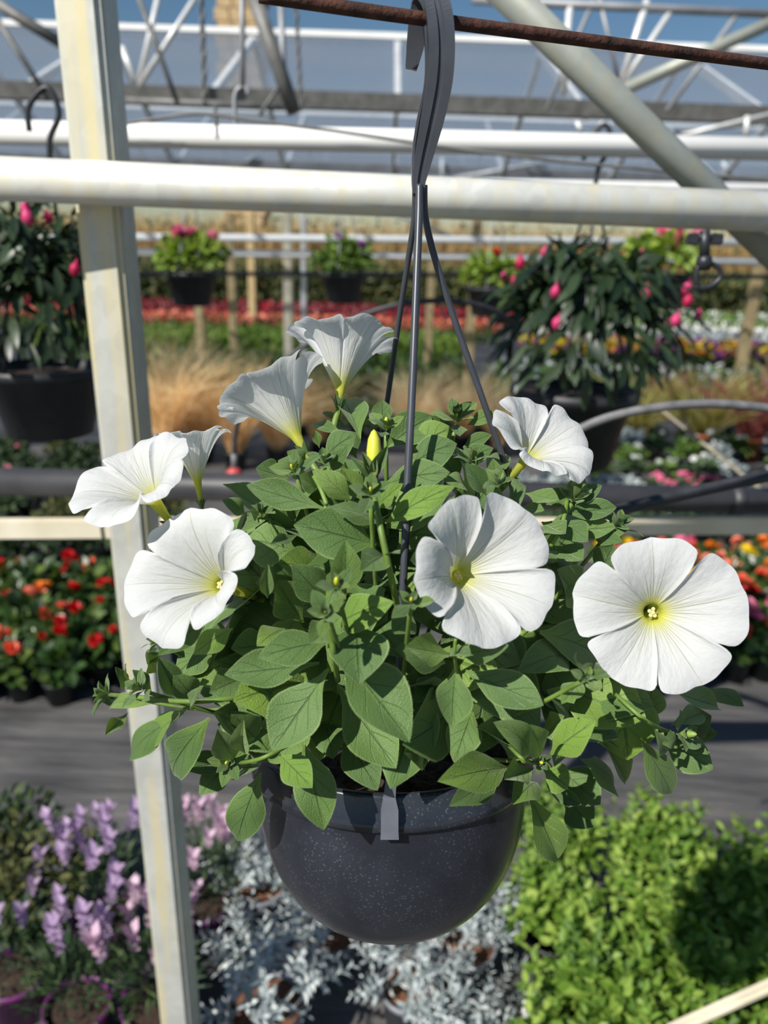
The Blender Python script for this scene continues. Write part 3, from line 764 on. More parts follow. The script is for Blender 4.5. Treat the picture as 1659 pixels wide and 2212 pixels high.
# hedge
e = empty('hedge', (0, 22.4, 0)); tag(e, 'dark mixed hedge in front of the tall reeds', 'hedge', kind='stuff')
n = 15000
P = np.stack([rng.uniform(-13, 13, n), rng.uniform(-.9, .9, size=n), rng.uniform(.0, 1.35, n) ** 1], 1); D = unit(n); D[:, 2] += .3
V, Fc = cloud(P, D, unit(n) + np.array([0, -.6, .5]), .20, .10)
o = link('foliage', mesh_np('hedge', V, Fc, M['lf_olive'], False), None, e); o['kind'] = 'stuff'
n = 9000
P = np.stack([rng.uniform(-13, 13, n), rng.normal(scale=.5, size=n) + .3, rng.uniform(.0, 1.2, n)], 1); D = unit(n)
V, Fc = cloud(P, D, unit(n), .26, .13); o = link('foliage', mesh_np('hedge', V, Fc, M['lf_dark'], False), None, e); o['kind'] = 'stuff'
e = empty('reed_screen', (0, 26.2, 0)); tag(e, 'tall straw-coloured reeds along the back', 'reeds', kind='stuff')
n = 16000
P = np.stack([rng.uniform(-15, 15, n), rng.uniform(-.8, .8, size=n), rng.uniform(-.0, 1.1, n)], 1)
D = np.stack([rng.normal(scale=.13, size=n), rng.normal(scale=.13, size=n), np.ones(n)], 1)
V, Fc = cloud(P, D, np.stack([rng.normal(scale=.6, size=n), -np.ones(n), np.zeros(n)], 1), rng.uniform(1.2, 2.0, n), .035, BLADE)
o = link('blades', mesh_np('reeds', V, Fc, M['reed'], False), None, e); o['kind'] = 'stuff'
n = 1500
P = np.stack([rng.uniform(-15, 15, n), rng.normal(scale=.45, size=n) - .5, rng.uniform(1.2, 2.6, n)], 1)
V, Fc = cloud(P, unit(n), unit(n), .22, .1); o = link('foliage', mesh_np('reed_leaves', V, Fc, M['lf_olive'], False), None, e); o['kind'] = 'stuff'
# far trees over the reeds are hidden by the roofs: none

# wooden stakes in the rows
for (u, v0, v1, Y, wpx, lab) in ((430, 645, 752, 9.6, 18, 'short wooden stake in front of the pink-flowered basket'), (496, 458, 702, 12.2, 17, 'tall wooden stake just right of the pink-flowered basket'),
                            (541, 458, 660, 16, 16, 'tall wooden stake left of the thick pale post'), (938, 470, 752, 9.8, 17, 'wooden stake seen between the hanger strands'), (1032, 470, 850, 8.2, 20, 'pale wooden stake left of the right fuchsia'), (1642, 560, 705, 12, 22, 'pale wooden stake at the right edge')):
    a = PY(u, v0, Y); b = PY(u, v1, Y); w = wpx * mpp(a)
    o = link('wooden_stake', box_me('wooden_stake', w, w, a.z, M['wood'], w * .1, 1), None, None, (a.x, Y, a.z / 2)); tag(o, lab, 'stake')

# straw-coloured grasses
def grass_me(n, h, spread, mat, w=.006, droop=.35):
    """fountain of blades, each in three pieces"""
    out = []
    for i in range(n):
        a = rng.uniform(0, 6.28); r = rng.uniform(0, .06); l = h * rng.uniform(.6, 1.1); s = spread * rng.uniform(.2, 1)
        p = np.array([r * math.cos(a), r * math.sin(a), 0]); d = np.array([math.cos(a) * s, math.sin(a) * s, 1.0])
        for q in range(3):
            dn = d / np.linalg.norm(d); out.append((p, dn, l / 3 * 1.03, w * (1 - .25 * q))); p = p + dn * l / 3
            d = dn + np.array([math.cos(a) * .4 * s, math.sin(a) * .4 * s, -droop * (q + .6)]) * rng.uniform(.6, 1.3)
    D = np.array([o[1] for o in out])
    V, Fc = cloud([o[0] for o in out], D, unit(len(out)) * .4 + np.array([-.5, -.75, .5]), np.array([o[2] for o in out]), np.array([o[3] for o in out]), BLADE)
    return mesh_np('grass_blades', V, Fc, M[mat], False)
gm = [grass_me(520, .95, .60, 'straw', .008, .28), grass_me(520, .9, .7, 'straw', .008, .3)]
gpot = pot_me('grass_pot', .10, .17, M['pot_black'])
for q, (u, v, lab, sc) in enumerate(((370, 1010, 'straw-coloured feather grass right beside the post', 1.0), (440, 1000, 'straw-coloured feather grass, second from the post', .95), (510, 1015, 'straw-coloured feather grass behind the drip line', .9), (600, 1005, 'straw-coloured feather grass below the left petunias', .85),
                         (690, 985, 'straw-coloured feather grass behind the upper petunias', .8), (900, 975, 'straw-coloured feather grass between the hanger strands', .75), (1000, 970, 'straw-coloured feather grass right of the hanger strands', .75), (1075, 990, 'straw-coloured feather grass left of the fuchsia pot', .7))):
    p = PZ(u, v, 0)
    e = empty('feather_grass', p); tag(e, lab, 'grass'); e.scale = (sc,) * 3; e.rotation_euler.z = q * 1.3
    link('pot', gpot, None, e); f = link('blades', gm[q % 2], None, e, (0, 0, .15)); f['kind'] = 'stuff'

# spiky plants in terracotta pots
spk = [grass_me(170, .66, 1.2, 'spiky', .020, .16), grass_me(110, .70, 1.0, 'spikyred', .034, .12)]
opot = pot_me('terracotta', .12, .2, M['pot_orange'], .72)
for (u, v, kd, lab, sc) in ((1362, 978, 0, 'spiky olive grass in a terracotta pot beside the fuchsia pot', 1.0), (1512, 985, 0, 'spiky olive grass in a terracotta pot under the grey hose', 1.05), (1612, 992, 1, 'red-leaved spiky plant in a terracotta pot at the right', 1.0), (1680, 940, 0, 'spiky olive grass cut by the right edge', 1.1), (1440, 905, 1, 'smaller red-leaved spiky plant behind the grey hose', .7)):
    p = PZ(u, v, 0)
    e = empty('spiky_plant', p); tag(e, lab, 'plant'); e.scale = (sc,) * 3
    link('pot', opot, None, e); f = link('blades', spk[kd], None, e, (0, 0, .18)); f['kind'] = 'stuff'

# low alpines at middle right and odd pots at middle left
alp_pot = pot_me('alpine_pot', .06, .09, M['pot_black'], .8, 16)
alp = {k_: leafy('alpine', 130, .09, .07, .10, .045, .026, M[k_], .4) for k_ in ('lf_silver', 'lf_lav', 'lf_dark', 'lf_olive', 'lf_row')}
def alpine(x, y, fol, lab, grp, pm=None, nf=0, sc=1.0):
    e = potted('alpine_plant', (x, y, 0), alp_pot, None, 0, alp[fol], lab, 'plant', grp, sc=sc)
    if pm:
        me = ALPF[pm]
        for q in range(nf):
            a = random.uniform(0, 6.28); r = random.uniform(0, .08)
            o = link('flower', me, None, e, (r * math.cos(a), r * math.sin(a), random.uniform(.16, .19))); o.rotation_euler = (-.7, 0, a)
    return e
ALPF = {k_: rose_me('alpine_flower', .024, M[k_], 9) for k_ in ('p_pink', 'p_white', 'p_mauve', 'p_lilac')}
for j in range(5):
    for i in range(12):
        x = .75 + i * .19 + random.uniform(-.03, .03); y = 4.35 + j * .2 + random.uniform(-.03, .03)
        if j < 2: alpine(x, y, 'lf_lav', 'grey-green alpine with white flowers behind the dark pipe', 'white-flowered alpines', 'p_white', random.randint(0, 2), 1.0)
        elif 5 < i < 9: alpine(x, y, 'lf_lav', 'alpine covered in pink flowers above the black hose', 'pink-flowered alpines', 'p_pink', 7, 1.1)
        elif i < 7: alpine(x, y, 'lf_silver', 'silvery alpine in front of the terracotta pots', 'silvery alpines', sc=1.1)
for j in range(8):
    for i in range(15):
        x = -3.2 + i * .19 + random.uniform(-.04, .04); y = 3.75 + j * .27 + random.uniform(-.04, .04)
        if random.random() < .22 or x > -.42 * y + .75: continue
        r = random.random()
        if r < .45: alpine(x, y, 'lf_dark', 'dark leafy pot plant behind the begonias at the left', 'dark pot plants at the left', sc=random.uniform(1, 1.6))
        elif r < .7: alpine(x, y, 'lf_olive', 'olive brown pot plant behind the begonias at the left', 'olive pot plants at the left', sc=random.uniform(1, 1.5))
        elif r < .9: alpine(x, y, 'lf_beg', 'green pot plant with pink flowers at the left', 'pink-flowered pots at the left', 'p_pink', random.randint(0, 2), 1.3) if 'lf_beg' in alp else alpine(x, y, 'lf_lav', 'grey-green pot plant with pink flowers at the left', 'pink-flowered pots at the left', 'p_pink', random.randint(1, 2), 1.2)
for j in range(3):
    for i in range(14):
        x = -.75 + i * .24 + random.uniform(-.04, .04); y = 6.9 + j * .35
        alpine(x, y, 'lf_row' if random.random() < .6 else 'lf_lav', 'green pot plant with white flowers in the middle distance', 'middle-distance pots', 'p_white', random.randint(0, 2), 1.25)

for j in range(4):
    for i in range(11):
        x = 1.35 + j * .12 + i * .24 + random.uniform(-.04, .04); y = 5.55 + j * .42 + random.uniform(-.05, .05)
        if random.random() < .18: continue
        alpine(x, y, random.choice(('lf_lav', 'lf_row', 'lf_silver')), 'low pot plant with white flowers among the terracotta pots', 'low pots among the terracotta pots', 'p_white', random.randint(1, 4), random.uniform(1.1, 1.5))
ps = beam('bamboo_cane', PY(1412, 872, 2.55), PY(1700, 1102, 2.25), .009, .009, M['cane'], None, .003); tag(ps, 'thin pale cane slanting down right, behind the grey hose', 'cane')

# ================================================================== THE BASKET
Y0 = .45
def pot_plastic():
    m, t, p, o = newmat('slate_pot')
    tc = N(t, 'ShaderNodeTexCoord')
    v1 = N(t, 'ShaderNodeTexVoronoi'); v1.inputs['Scale'].default_value = 420
    n1 = N(t, 'ShaderNodeTexNoise'); n1.inputs['Scale'].default_value = 30; n1.inputs['Detail'].default_value = 5
    v2 = N(t, 'ShaderNodeTexVoronoi'); v2.inputs['Scale'].default_value = 900
    for n in (v1, n1, v2): t.links.new(tc.outputs['Object'], n.inputs['Vector'])
    spot = ramp(t, [(.14, (1, 1, 1)), (.34, (0, 0, 0))]); t.links.new(v1.outputs['Distance'], spot.inputs[0])
    msk = ramp(t, [(.42, (0, 0, 0)), (.62, (.12,) * 3)]); t.links.new(n1.outputs['Fac'], msk.inputs[0])
    f = mathn(t, 'MULTIPLY', spot.outputs[0], msk.outputs[0])
    sp2 = ramp(t, [(.06, (.14,) * 3), (.22, (0, 0, 0))]); t.links.new(v2.outputs['Distance'], sp2.inputs[0])
    f2 = mathn(t, 'MULTIPLY', sp2.outputs[0], n1.outputs['Fac'])
    f = mathn(t, 'ADD', f, f2)
    base = ramp(t, [(.3, (.013, .0155, .022)), (.7, (.025, .029, .039))]); t.links.new(n1.outputs['Fac'], base.inputs[0])
    c = mixc(t, f, base.outputs[0], (.40, .42, .46)); t.links.new(c, p.inputs['Base Color'])
    r = ramp(t, [(.3, (.13,) * 3), (.7, (.30,) * 3)]); t.links.new(n1.outputs['Fac'], r.inputs[0])
    t.links.new(r.outputs[0], p.inputs['Roughness'])
    return m
M['slate'] = pot_plastic()
rimC = PY(846, 1642, Y0)
tilt = math.radians(11); tz = Vector((-.03, math.sin(tilt), math.cos(tilt))).normalized()
txx = Vector((1, 0, 0)); txx = (txx - tz * txx.dot(tz)).normalized(); ty = tz.cross(txx)
R = .0925
basket = empty('hanging_pot'); tag(basket, 'glossy slate-grey hanging bowl with plastic hanger in the centre', 'hanging pot')
basket.matrix_world = Matrix(((txx.x, ty.x, tz.x, rimC.x), (txx.y, ty.y, tz.y, rimC.y), (txx.z, ty.z, tz.z, rimC.z), (0, 0, 0, 1)))
BINV = basket.matrix_world.inverted()
hb = .1150; SE = .885
def bowl_r(s): return (1 - s ** 2.5) ** (1 / 2.2)
rb_ = R * bowl_r(SE)
prof = [(.0005, -hb * SE + .003), (rb_ * .80, -hb * SE + .003), (rb_ * .86, -hb * SE - .0012), (rb_ * .95, -hb * SE - .0012), (rb_ * .99, -hb * SE + .0012)]
for i in range(1, 15):
    s = SE * (1 - i / 14) * .985; prof.append((R * bowl_r(s), -hb * s))
prof += [(R + .0002, .0005), (R + .0032, .001), (R + .0038, .003), (R + .0034, .0065), (R + .0022, .008), (R + .0022, .0215), (R + .0012, .0235), (R - .0015, .0238), (R - .0030, .022), (R - .0036, .006)]
for i in range(0, 10):
    s = i / 10 * SE; prof.append(((R - .004) * bowl_r(s), -hb * .97 * s + .002))
link('bowl', lathe_me('bowl', prof, M['slate'], 96), None, basket)
# soil: crumbly disc
V = []; Fc = []; nr, ns = 14, 48
for i in range(nr + 1):
    for j in range(ns):
        a = 2 * math.pi * j / ns; r = (R - .003) * i / nr
        V.append((r * math.cos(a), r * math.sin(a), .008 + random.uniform(-.002, .0025) + .006 * (1 - (i / nr) ** 2)))
for i in range(nr):
    for j in range(ns): Fc.append((i * ns + j, (i + 1) * ns + j, (i + 1) * ns + (j + 1) % ns, i * ns + (j + 1) % ns))
sl = link('soil', mesh_py('soil', V, Fc, M['soil'], False), None, basket)
crumbs = []
n = 260; a = rng.uniform(0, 6.28, n); r = (R - .006) * np.sqrt(rng.uniform(0, 1, n))
V, Fc = cloud(np.stack([r * np.cos(a), r * np.sin(a), np.full(n, .012)], 1), unit(n), unit(n), .006, .0035, LEAF4)
cr = link('crumbs', mesh_np('crumbs', V, Fc, M['redsoil'], False), None, sl); cr['kind'] = 'stuff'
# front clip: flat strap bent over the rim
def strap(name, pts, w, th, mat, parent, ref):
    """flat strap through world points"""
    P = [BINV @ p for p in pts]
    return tube(name, P, w if isinstance(w, list) else [w] * len(P), mat, parent, 4, rad2=th, ref=ref)
k0 = mpp(rimC)
xl = BINV.to_3x3() @ RIGHT
def flat(name, path, hw, th, parent):
    """strap with rectangular section: path in basket space, hw half widths, seen from the front"""
    V = []; Fc = []; n = len(path)
    ws = hw if isinstance(hw, list) else [hw] * n
    for i, p in enumerate(path):
        t = (path[min(i + 1, n - 1)] - path[max(i - 1, 0)]).normalized()
        x = (xl - t * xl.dot(t)).normalized(); b = t.cross(x)
        for (sx, sb) in ((-1, -1), (-.25, -1), (-.15, -.6), (.15, -.6), (.25, -1), (1, -1), (1, 1), (-1, 1)):
            V.append(p + x * ws[i] * sx + b * th * sb)
    m_ = 8
    for i in range(n - 1):
        for q in range(m_): Fc.append((i * m_ + q, i * m_ + (q + 1) % m_, (i + 1) * m_ + (q + 1) % m_, (i + 1) * m_ + q))
    Fc.append(tuple(range(m_))[::-1]); Fc.append(tuple(range((n - 1) * m_, n * m_)))
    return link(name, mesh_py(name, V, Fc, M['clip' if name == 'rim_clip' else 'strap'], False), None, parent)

def rimpt(ang, dr=0, z=0): return Vector(((R + dr) * math.cos(ang), (R + dr) * math.sin(ang), z))
# neck of the hanger, where the strands part
neck = PY(905, 415, Y0)
fa = math.radians(-91)
# hook: heavy moulded strap over the rod
def hk(pts): return [BINV @ PY(u, v, y) for u, v, y in pts]
nw = [(905, 418, .45), (905, 392, .45), (915, 340, .449), (933, 262, .447), (949, 180, .445), (954, 110, .444), (951, 50, .444), (942, 8, .446), (928, -14, .452), (914, -6, .458), (908, 20, .461), (902, 60, .463), (896, 105, .465), (888, 150, .466)]
hp = smooth_path(hk(nw), 5)
hw_key = [13, 14, 19, 24, 26, 26, 26, 25, 22, 20, 20, 20, 18, 12]
hw = []
for i in range(len(hw_key) - 1):
    for q in range(5): hw.append((hw_key[i] + (hw_key[i + 1] - hw_key[i]) * q / 5) * mpp(neck))
hw.append(hw_key[-1] * mpp(neck))
hook = flat('hanger_hook', hp, hw, .0032, basket)
# second moulded rib beside it, towards the left and behind
nw2 = [(899, 418, .454), (896, 385, .454), (898, 320, .455), (908, 255, .455), (922, 190, .454), (926, 130, .453), (924, 80, .452), (921, 50, .452)]
hp2 = smooth_path(hk(nw2), 5)
flat('hanger_rib', hp2, 7 * mpp(neck), .0045, basket)
# strands
def strand(pts, r0):
    P = smooth_path([BINV @ PY(*p) for p in pts], 8)
    return tube('hanger_strand', P, r0, M['strap'], basket, 8)
strand(((897, 400, .453), (895, 470, .456), (882, 560, .462), (862, 690, .472), (846, 800, .484), (836, 870, .490), (810, 1040, .505), (770, 1300, .525), (745, 1540, .53)), .0017)
strand(((916, 400, .449), (919, 470, .449), (940, 560, .448), (985, 700, .447), (1040, 855, .446), (1090, 1000, .445), (1108, 1060, .445), (1120, 1250, .447), (1118, 1500, .452), (1112, 1630, .456)), .0019)
strand(((906, 400, .446), (905, 470, .440), (900, 600, .428), (893, 780, .411), (886, 930, .398), (880, 1050, .388), (873, 1220, .373), (862, 1400, .364), (851, 1600, .357), (848, 1660, .3555)), .0021)
# clip at the front
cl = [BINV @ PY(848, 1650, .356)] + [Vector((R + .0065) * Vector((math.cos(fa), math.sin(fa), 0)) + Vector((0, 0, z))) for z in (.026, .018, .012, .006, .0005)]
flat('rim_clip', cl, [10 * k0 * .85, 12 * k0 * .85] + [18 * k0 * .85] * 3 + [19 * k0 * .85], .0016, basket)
for an in (math.radians(18), math.radians(128)):
    c2 = [Vector((R + .006) * Vector((math.cos(an), math.sin(an), 0)) + Vector((0, 0, z))) for z in (.028, .018, .008, -.003)]
    tube('rim_clip', c2, .005, M['strap'], basket, 6, rad2=.0018, ref=Vector((-math.sin(an), math.cos(an), 0)))

# ================================================================== THE PETUNIA
def petunia_leaf(name, stops, alt):
    m, t, p, o = newmat(name)
    uv = N(t, 'ShaderNodeUVMap'); sep = N(t, 'ShaderNodeSeparateXYZ'); t.links.new(uv.outputs[0], sep.inputs[0])
    y = sep.outputs[1]; x = mathn(t, 'SUBTRACT', sep.outputs[0], .5); ax = mathn(t, 'ABSOLUTE', x)
    # side veins curve forward from the midrib
    q = mathn(t, 'SUBTRACT', y, mathn(t, 'MULTIPLY', mathn(t, 'POWER', ax, .8), .62))
    fr = mathn(t, 'FRACT', mathn(t, 'MULTIPLY', q, 4.6)); d = mathn(t, 'ABSOLUTE', mathn(t, 'SUBTRACT', fr, .5))
    vein = ramp(t, [(.0, (1, 1, 1)), (.045, (0, 0, 0))]); t.links.new(d, vein.inputs[0])
    fade = ramp(t, [(.0, (.9,) * 3), (.33, (.55,) * 3), (.44, (0, 0, 0))]); t.links.new(ax, fade.inputs[0])
    vn = mathn(t, 'MULTIPLY', vein.outputs[0], fade.outputs[0])
    mid = ramp(t, [(.008, (1, 1, 1)), (.022, (0, 0, 0))]); t.links.new(ax, mid.inputs[0])
    veins = mathn(t, 'MAXIMUM', mathn(t, 'MULTIPLY', vn, .5), mid.outputs[0])
    oi = N(t, 'ShaderNodeObjectInfo'); tc = N(t, 'ShaderNodeTexCoord')
    nz = N(t, 'ShaderNodeTexNoise'); nz.inputs['Scale'].default_value = 5; nz.inputs['Detail'].default_value = 4
    t.links.new(tc.outputs['Object'], nz.inputs['Vector'])
    cr = ramp(t, stops)
    t.links.new(oi.outputs['Random'], cr.inputs[0])
    b2 = mixc(t, mathn(t, 'MULTIPLY', nz.outputs['Fac'], .55), cr.outputs[0], alt)
    edge = ramp(t, [(.455, (0, 0, 0)), (.49, (1, 1, 1))]); t.links.new(ax, edge.inputs[0])
    b3 = mixc(t, mathn(t, 'MULTIPLY', veins, .42), b2, (.035, .085, .018))
    basef = ramp(t, [(.0, (.75,) * 3), (.28, (0, 0, 0))]); t.links.new(y, basef.inputs[0])
    b3 = mixc(t, basef.outputs[0], b3, (.17, .28, .045))
    b4 = mixc(t, mathn(t, 'MULTIPLY', edge.outputs[0], .6), b3, (.27, .38, .13))
    t.links.new(b4, p.inputs['Base Color'])
    p.inputs['Roughness'].default_value = .48; p.inputs['Specular IOR Level'].default_value = .45
    p.inputs['Sheen Weight'].default_value = .40; p.inputs['Sheen Roughness'].default_value = .35
    p.inputs['Sheen Tint'].default_value = (.75, .9, .65, 1)
    # pucker between the veins and a fine felt
    fine = N(t, 'ShaderNodeTexNoise'); fine.inputs['Scale'].default_value = 55; fine.inputs['Detail'].default_value = 2
    t.links.new(tc.outputs['Object'], fine.inputs['Vector'])
    hgt = mathn(t, 'ADD', mathn(t, 'MULTIPLY', veins, -.8), mathn(t, 'MULTIPLY', fine.outputs['Fac'], .45))
    bp = N(t, 'ShaderNodeBump'); bp.inputs['Strength'].default_value = .8; bp.inputs['Distance'].default_value = .0014
    t.links.new(hgt, bp.inputs['Height']); t.links.new(bp.outputs[0], p.inputs['Normal'])
    tr = N(t, 'ShaderNodeBsdfTranslucent'); hs = N(t, 'ShaderNodeHueSaturation'); hs.inputs['Hue'].default_value = .485; hs.inputs['Saturation'].default_value = 1.2; hs.inputs['Value'].default_value = 1.35
    t.links.new(b4, hs.inputs['Color']); t.links.new(hs.outputs[0], tr.inputs['Color'])
    mx = N(t, 'ShaderNodeMixShader'); mx.inputs[0].default_value = .20
    t.links.new(p.outputs[0], mx.inputs[1]); t.links.new(tr.outputs[0], mx.inputs[2]); t.links.new(mx.outputs[0], o.inputs['Surface'])
    return m
M['leaf'] = petunia_leaf('petunia_leaf', [(0, (.085, .165, .045)), (.45, (.125, .218, .060)), (.8, (.165, .275, .068)), (1, (.225, .350, .055))], (.085, .155, .042))
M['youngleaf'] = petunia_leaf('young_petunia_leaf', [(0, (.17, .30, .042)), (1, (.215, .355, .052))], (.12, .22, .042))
M['hair'] = foliage('leaf_hair', [(0, (.45, .55, .28)), (1, (.62, .70, .42))], .6, .4)
M['stem'] = plain('petunia_stem', (.12, .20, .035), .5, .25, 60); M['bud'] = plain('petunia_bud', (.42, .50, .05), .5, .3, 90, col2=(.75, .72, .06))
M['budgreen'] = plain('petunia_bud_green', (.20, .30, .06), .5, .3, 90)

def leaf_me(fold, arch, wave, tipdrop, seed, nl=20, nw=8, peak=.54):
    r = random.Random(seed); V = []; U = []
    ph = r.uniform(0, 6)
    KT = (0, .08, .16, .25, .35, .45, .54, .64, .74, .83, .91, .96, 1); KW = (.05, .13, .29, .55, .81, .96, 1, .93, .77, .56, .32, .155, .008)
    for i in range(nl + 1):
        t = i / nl; tt = t ** (math.log(.54) / math.log(peak)) if 0 < t < 1 else t
        w = float(np.interp(tt, KT, KW)) * .5
        for j in range(nw + 1):
            s = 2 * j / nw - 1
            x = s * w
            z = fold * abs(x) + arch * (math.sin(math.pi * t) - .0) * 1.0 - tipdrop * (t ** 3 - t) + wave * (s * s) * math.sin(ph + t * 7 + (1.5 if s > 0 else 0)) * w
            z -= arch * .9 * (s * s) * w * (1 if fold < .2 else .3)
            V.append((x, t, z)); U.append((.5 + s * .5, t))
    Fc = []
    for i in range(nl):
        for j in range(nw): a = i * (nw + 1) + j; Fc.append((a, a + 1, a + nw + 2, a + nw + 1))
    Fc = np.array(Fc); V = np.array(V, dtype=np.float32); U = np.array(U)
    # a fringe of tiny hairs along the margin
    hv = []; hf = []; hu = []
    for i in range(2, nl * 4 - 1):
        t = i / (nl * 4.0); i0 = int(t * nl); f = t * nl - i0
        for j in (0, nw):
            e = V[i0 * (nw + 1) + j] * (1 - f) + V[min(i0 + 1, nl) * (nw + 1) + j] * f
            sd = -1 if j == 0 else 1
            d = np.array([sd * r.uniform(.6, 1), r.uniform(-.1, .6), r.uniform(-.4, .4)]); d *= r.uniform(.010, .020) / np.linalg.norm(d)
            b = np.array([0, .0011, 0])
            k = len(hv) + len(V); hv += [e - b, e + b, e + d + b * .3, e + d - b * .3]; hf.append((k, k + 1, k + 2, k + 3)); hu += [(.5 + sd * .5, t)] * 4
    V = np.concatenate([V, np.array(hv, dtype=np.float32)]); n0 = len(Fc); Fc = np.concatenate([Fc, np.array(hf)]); U = np.concatenate([U, np.array(hu)])
    me = mesh_np('petunia_leaf', V, Fc, None, True, U)
    me.materials.append(M['leaf']); me.materials.append(M['hair'])
    mi = np.zeros(len(Fc), dtype=np.int32); mi[n0:] = 1; me.polygons.foreach_set('material_index', mi)
    return me
LEAVES = [leaf_me(.16, .06, .10, .06, 1), leaf_me(.34, .05, .08, .05, 2), leaf_me(.05, .10, .14, .10, 3), leaf_me(.22, -.03, .16, .02, 4, peak=.58), leaf_me(.12, .12, .12, .12, 5, peak=.5)]
NARROW = [leaf_me(.45, .08, .10, .02, 11, 10, 4, .55), leaf_me(.60, -.05, .10, -.04, 12, 10, 4, .6)]

LEAVES_B = []
for m_ in LEAVES:
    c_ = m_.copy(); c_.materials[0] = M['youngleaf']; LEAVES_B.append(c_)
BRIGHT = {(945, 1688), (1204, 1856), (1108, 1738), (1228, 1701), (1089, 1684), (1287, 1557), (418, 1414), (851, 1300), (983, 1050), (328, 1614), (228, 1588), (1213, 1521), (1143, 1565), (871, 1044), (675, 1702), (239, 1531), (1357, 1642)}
plant = empty('petunia', rimC); tag(plant, 'white-flowered petunia with oval green leaves in the hanging bowl', 'petunia')
PL = plant.location
def put(o): o.parent = plant
Hc = PY(872, 1335, Y0); HR = Vector((.185, .135, .138))
def hullY(u, v):
    d = ray(u, v); o = CAM - Hc
    a = sum((d[i] / HR[i]) ** 2 for i in range(3)); b = 2 * sum(d[i] * o[i] / HR[i] ** 2 for i in range(3)); c = sum((o[i] / HR[i]) ** 2 for i in range(3)) - 1
    D = b * b - 4 * a * c
    y = (CAM + d * ((-b - math.sqrt(max(D, 0))) / (2 * a))).y if D > 0 else .44
    y = min(max(y, .30), .46)
    if v > 1500:                                     # leaves spilling over the rim stay outside the bowl
        x = (u - 846) / F * .54; yp = Y0 - math.sqrt(max(.125 ** 2 - x * x, .05 ** 2)) - .012
        f = min(1, (v - 1500) / 160); y = y + (min(y, yp) - y) * f if v < 1660 else min(y, yp)
        if v > 1640: y = yp + .0
    return y
nleaf = [0]
ZONES = [(1431, 1340, 178, .372), (1051, 1232, 158, .352), (405, 1225, 140, .356), (268, 1040, 105, .40), (1178, 955, 98, .43), (590, 890, 90, .43), (728, 790, 95, .46), (410, 990, 70, .43)]
def behind(u, v, y):
    for (zu, zv, zr, zy) in ZONES:
        if (u - zu) ** 2 + (v - zv) ** 2 < zr * zr: y = max(y, zy + .035)
    return y
def leaf_px(bu, bv, tu, tv, w, layer=0, var=None, nbias=(0, -.15, .45), by=None, ty=None, face=.75, name='leaf', meshes=None):
    yb = (hullY(bu, bv) + .020 + layer * .022) if by is None else by
    yt = (hullY(tu, tv) + layer * .020) if ty is None else ty
    yb = behind(bu, bv, yb); yt = behind(tu, tv, yt); ym = (yb + yt) / 2; y2 = behind((bu + tu) / 2, (bv + tv) / 2, ym)
    if y2 > ym: yb += y2 - ym; yt += y2 - ym
    B = PY(bu, bv, yb); T = PY(tu, tv, yt)
    L = (T - B).length; wid = w * mpp((B + T) / 2) * 1.12
    toc = (CAM - B).normalized()
    n = toc * face + Vector(nbias) + Vector((random.gauss(0, .12), random.gauss(0, .12), random.gauss(0, .12)))
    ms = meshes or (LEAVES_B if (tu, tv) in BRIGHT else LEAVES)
    o = link(name, ms[random.randrange(len(ms)) if var is None else var], None, plant)
    o.matrix_local = Matrix.Translation(-PL) @ frame(B, T - B, n, wid, L, (wid + L) * .5)
    nleaf[0] += 1
    return o

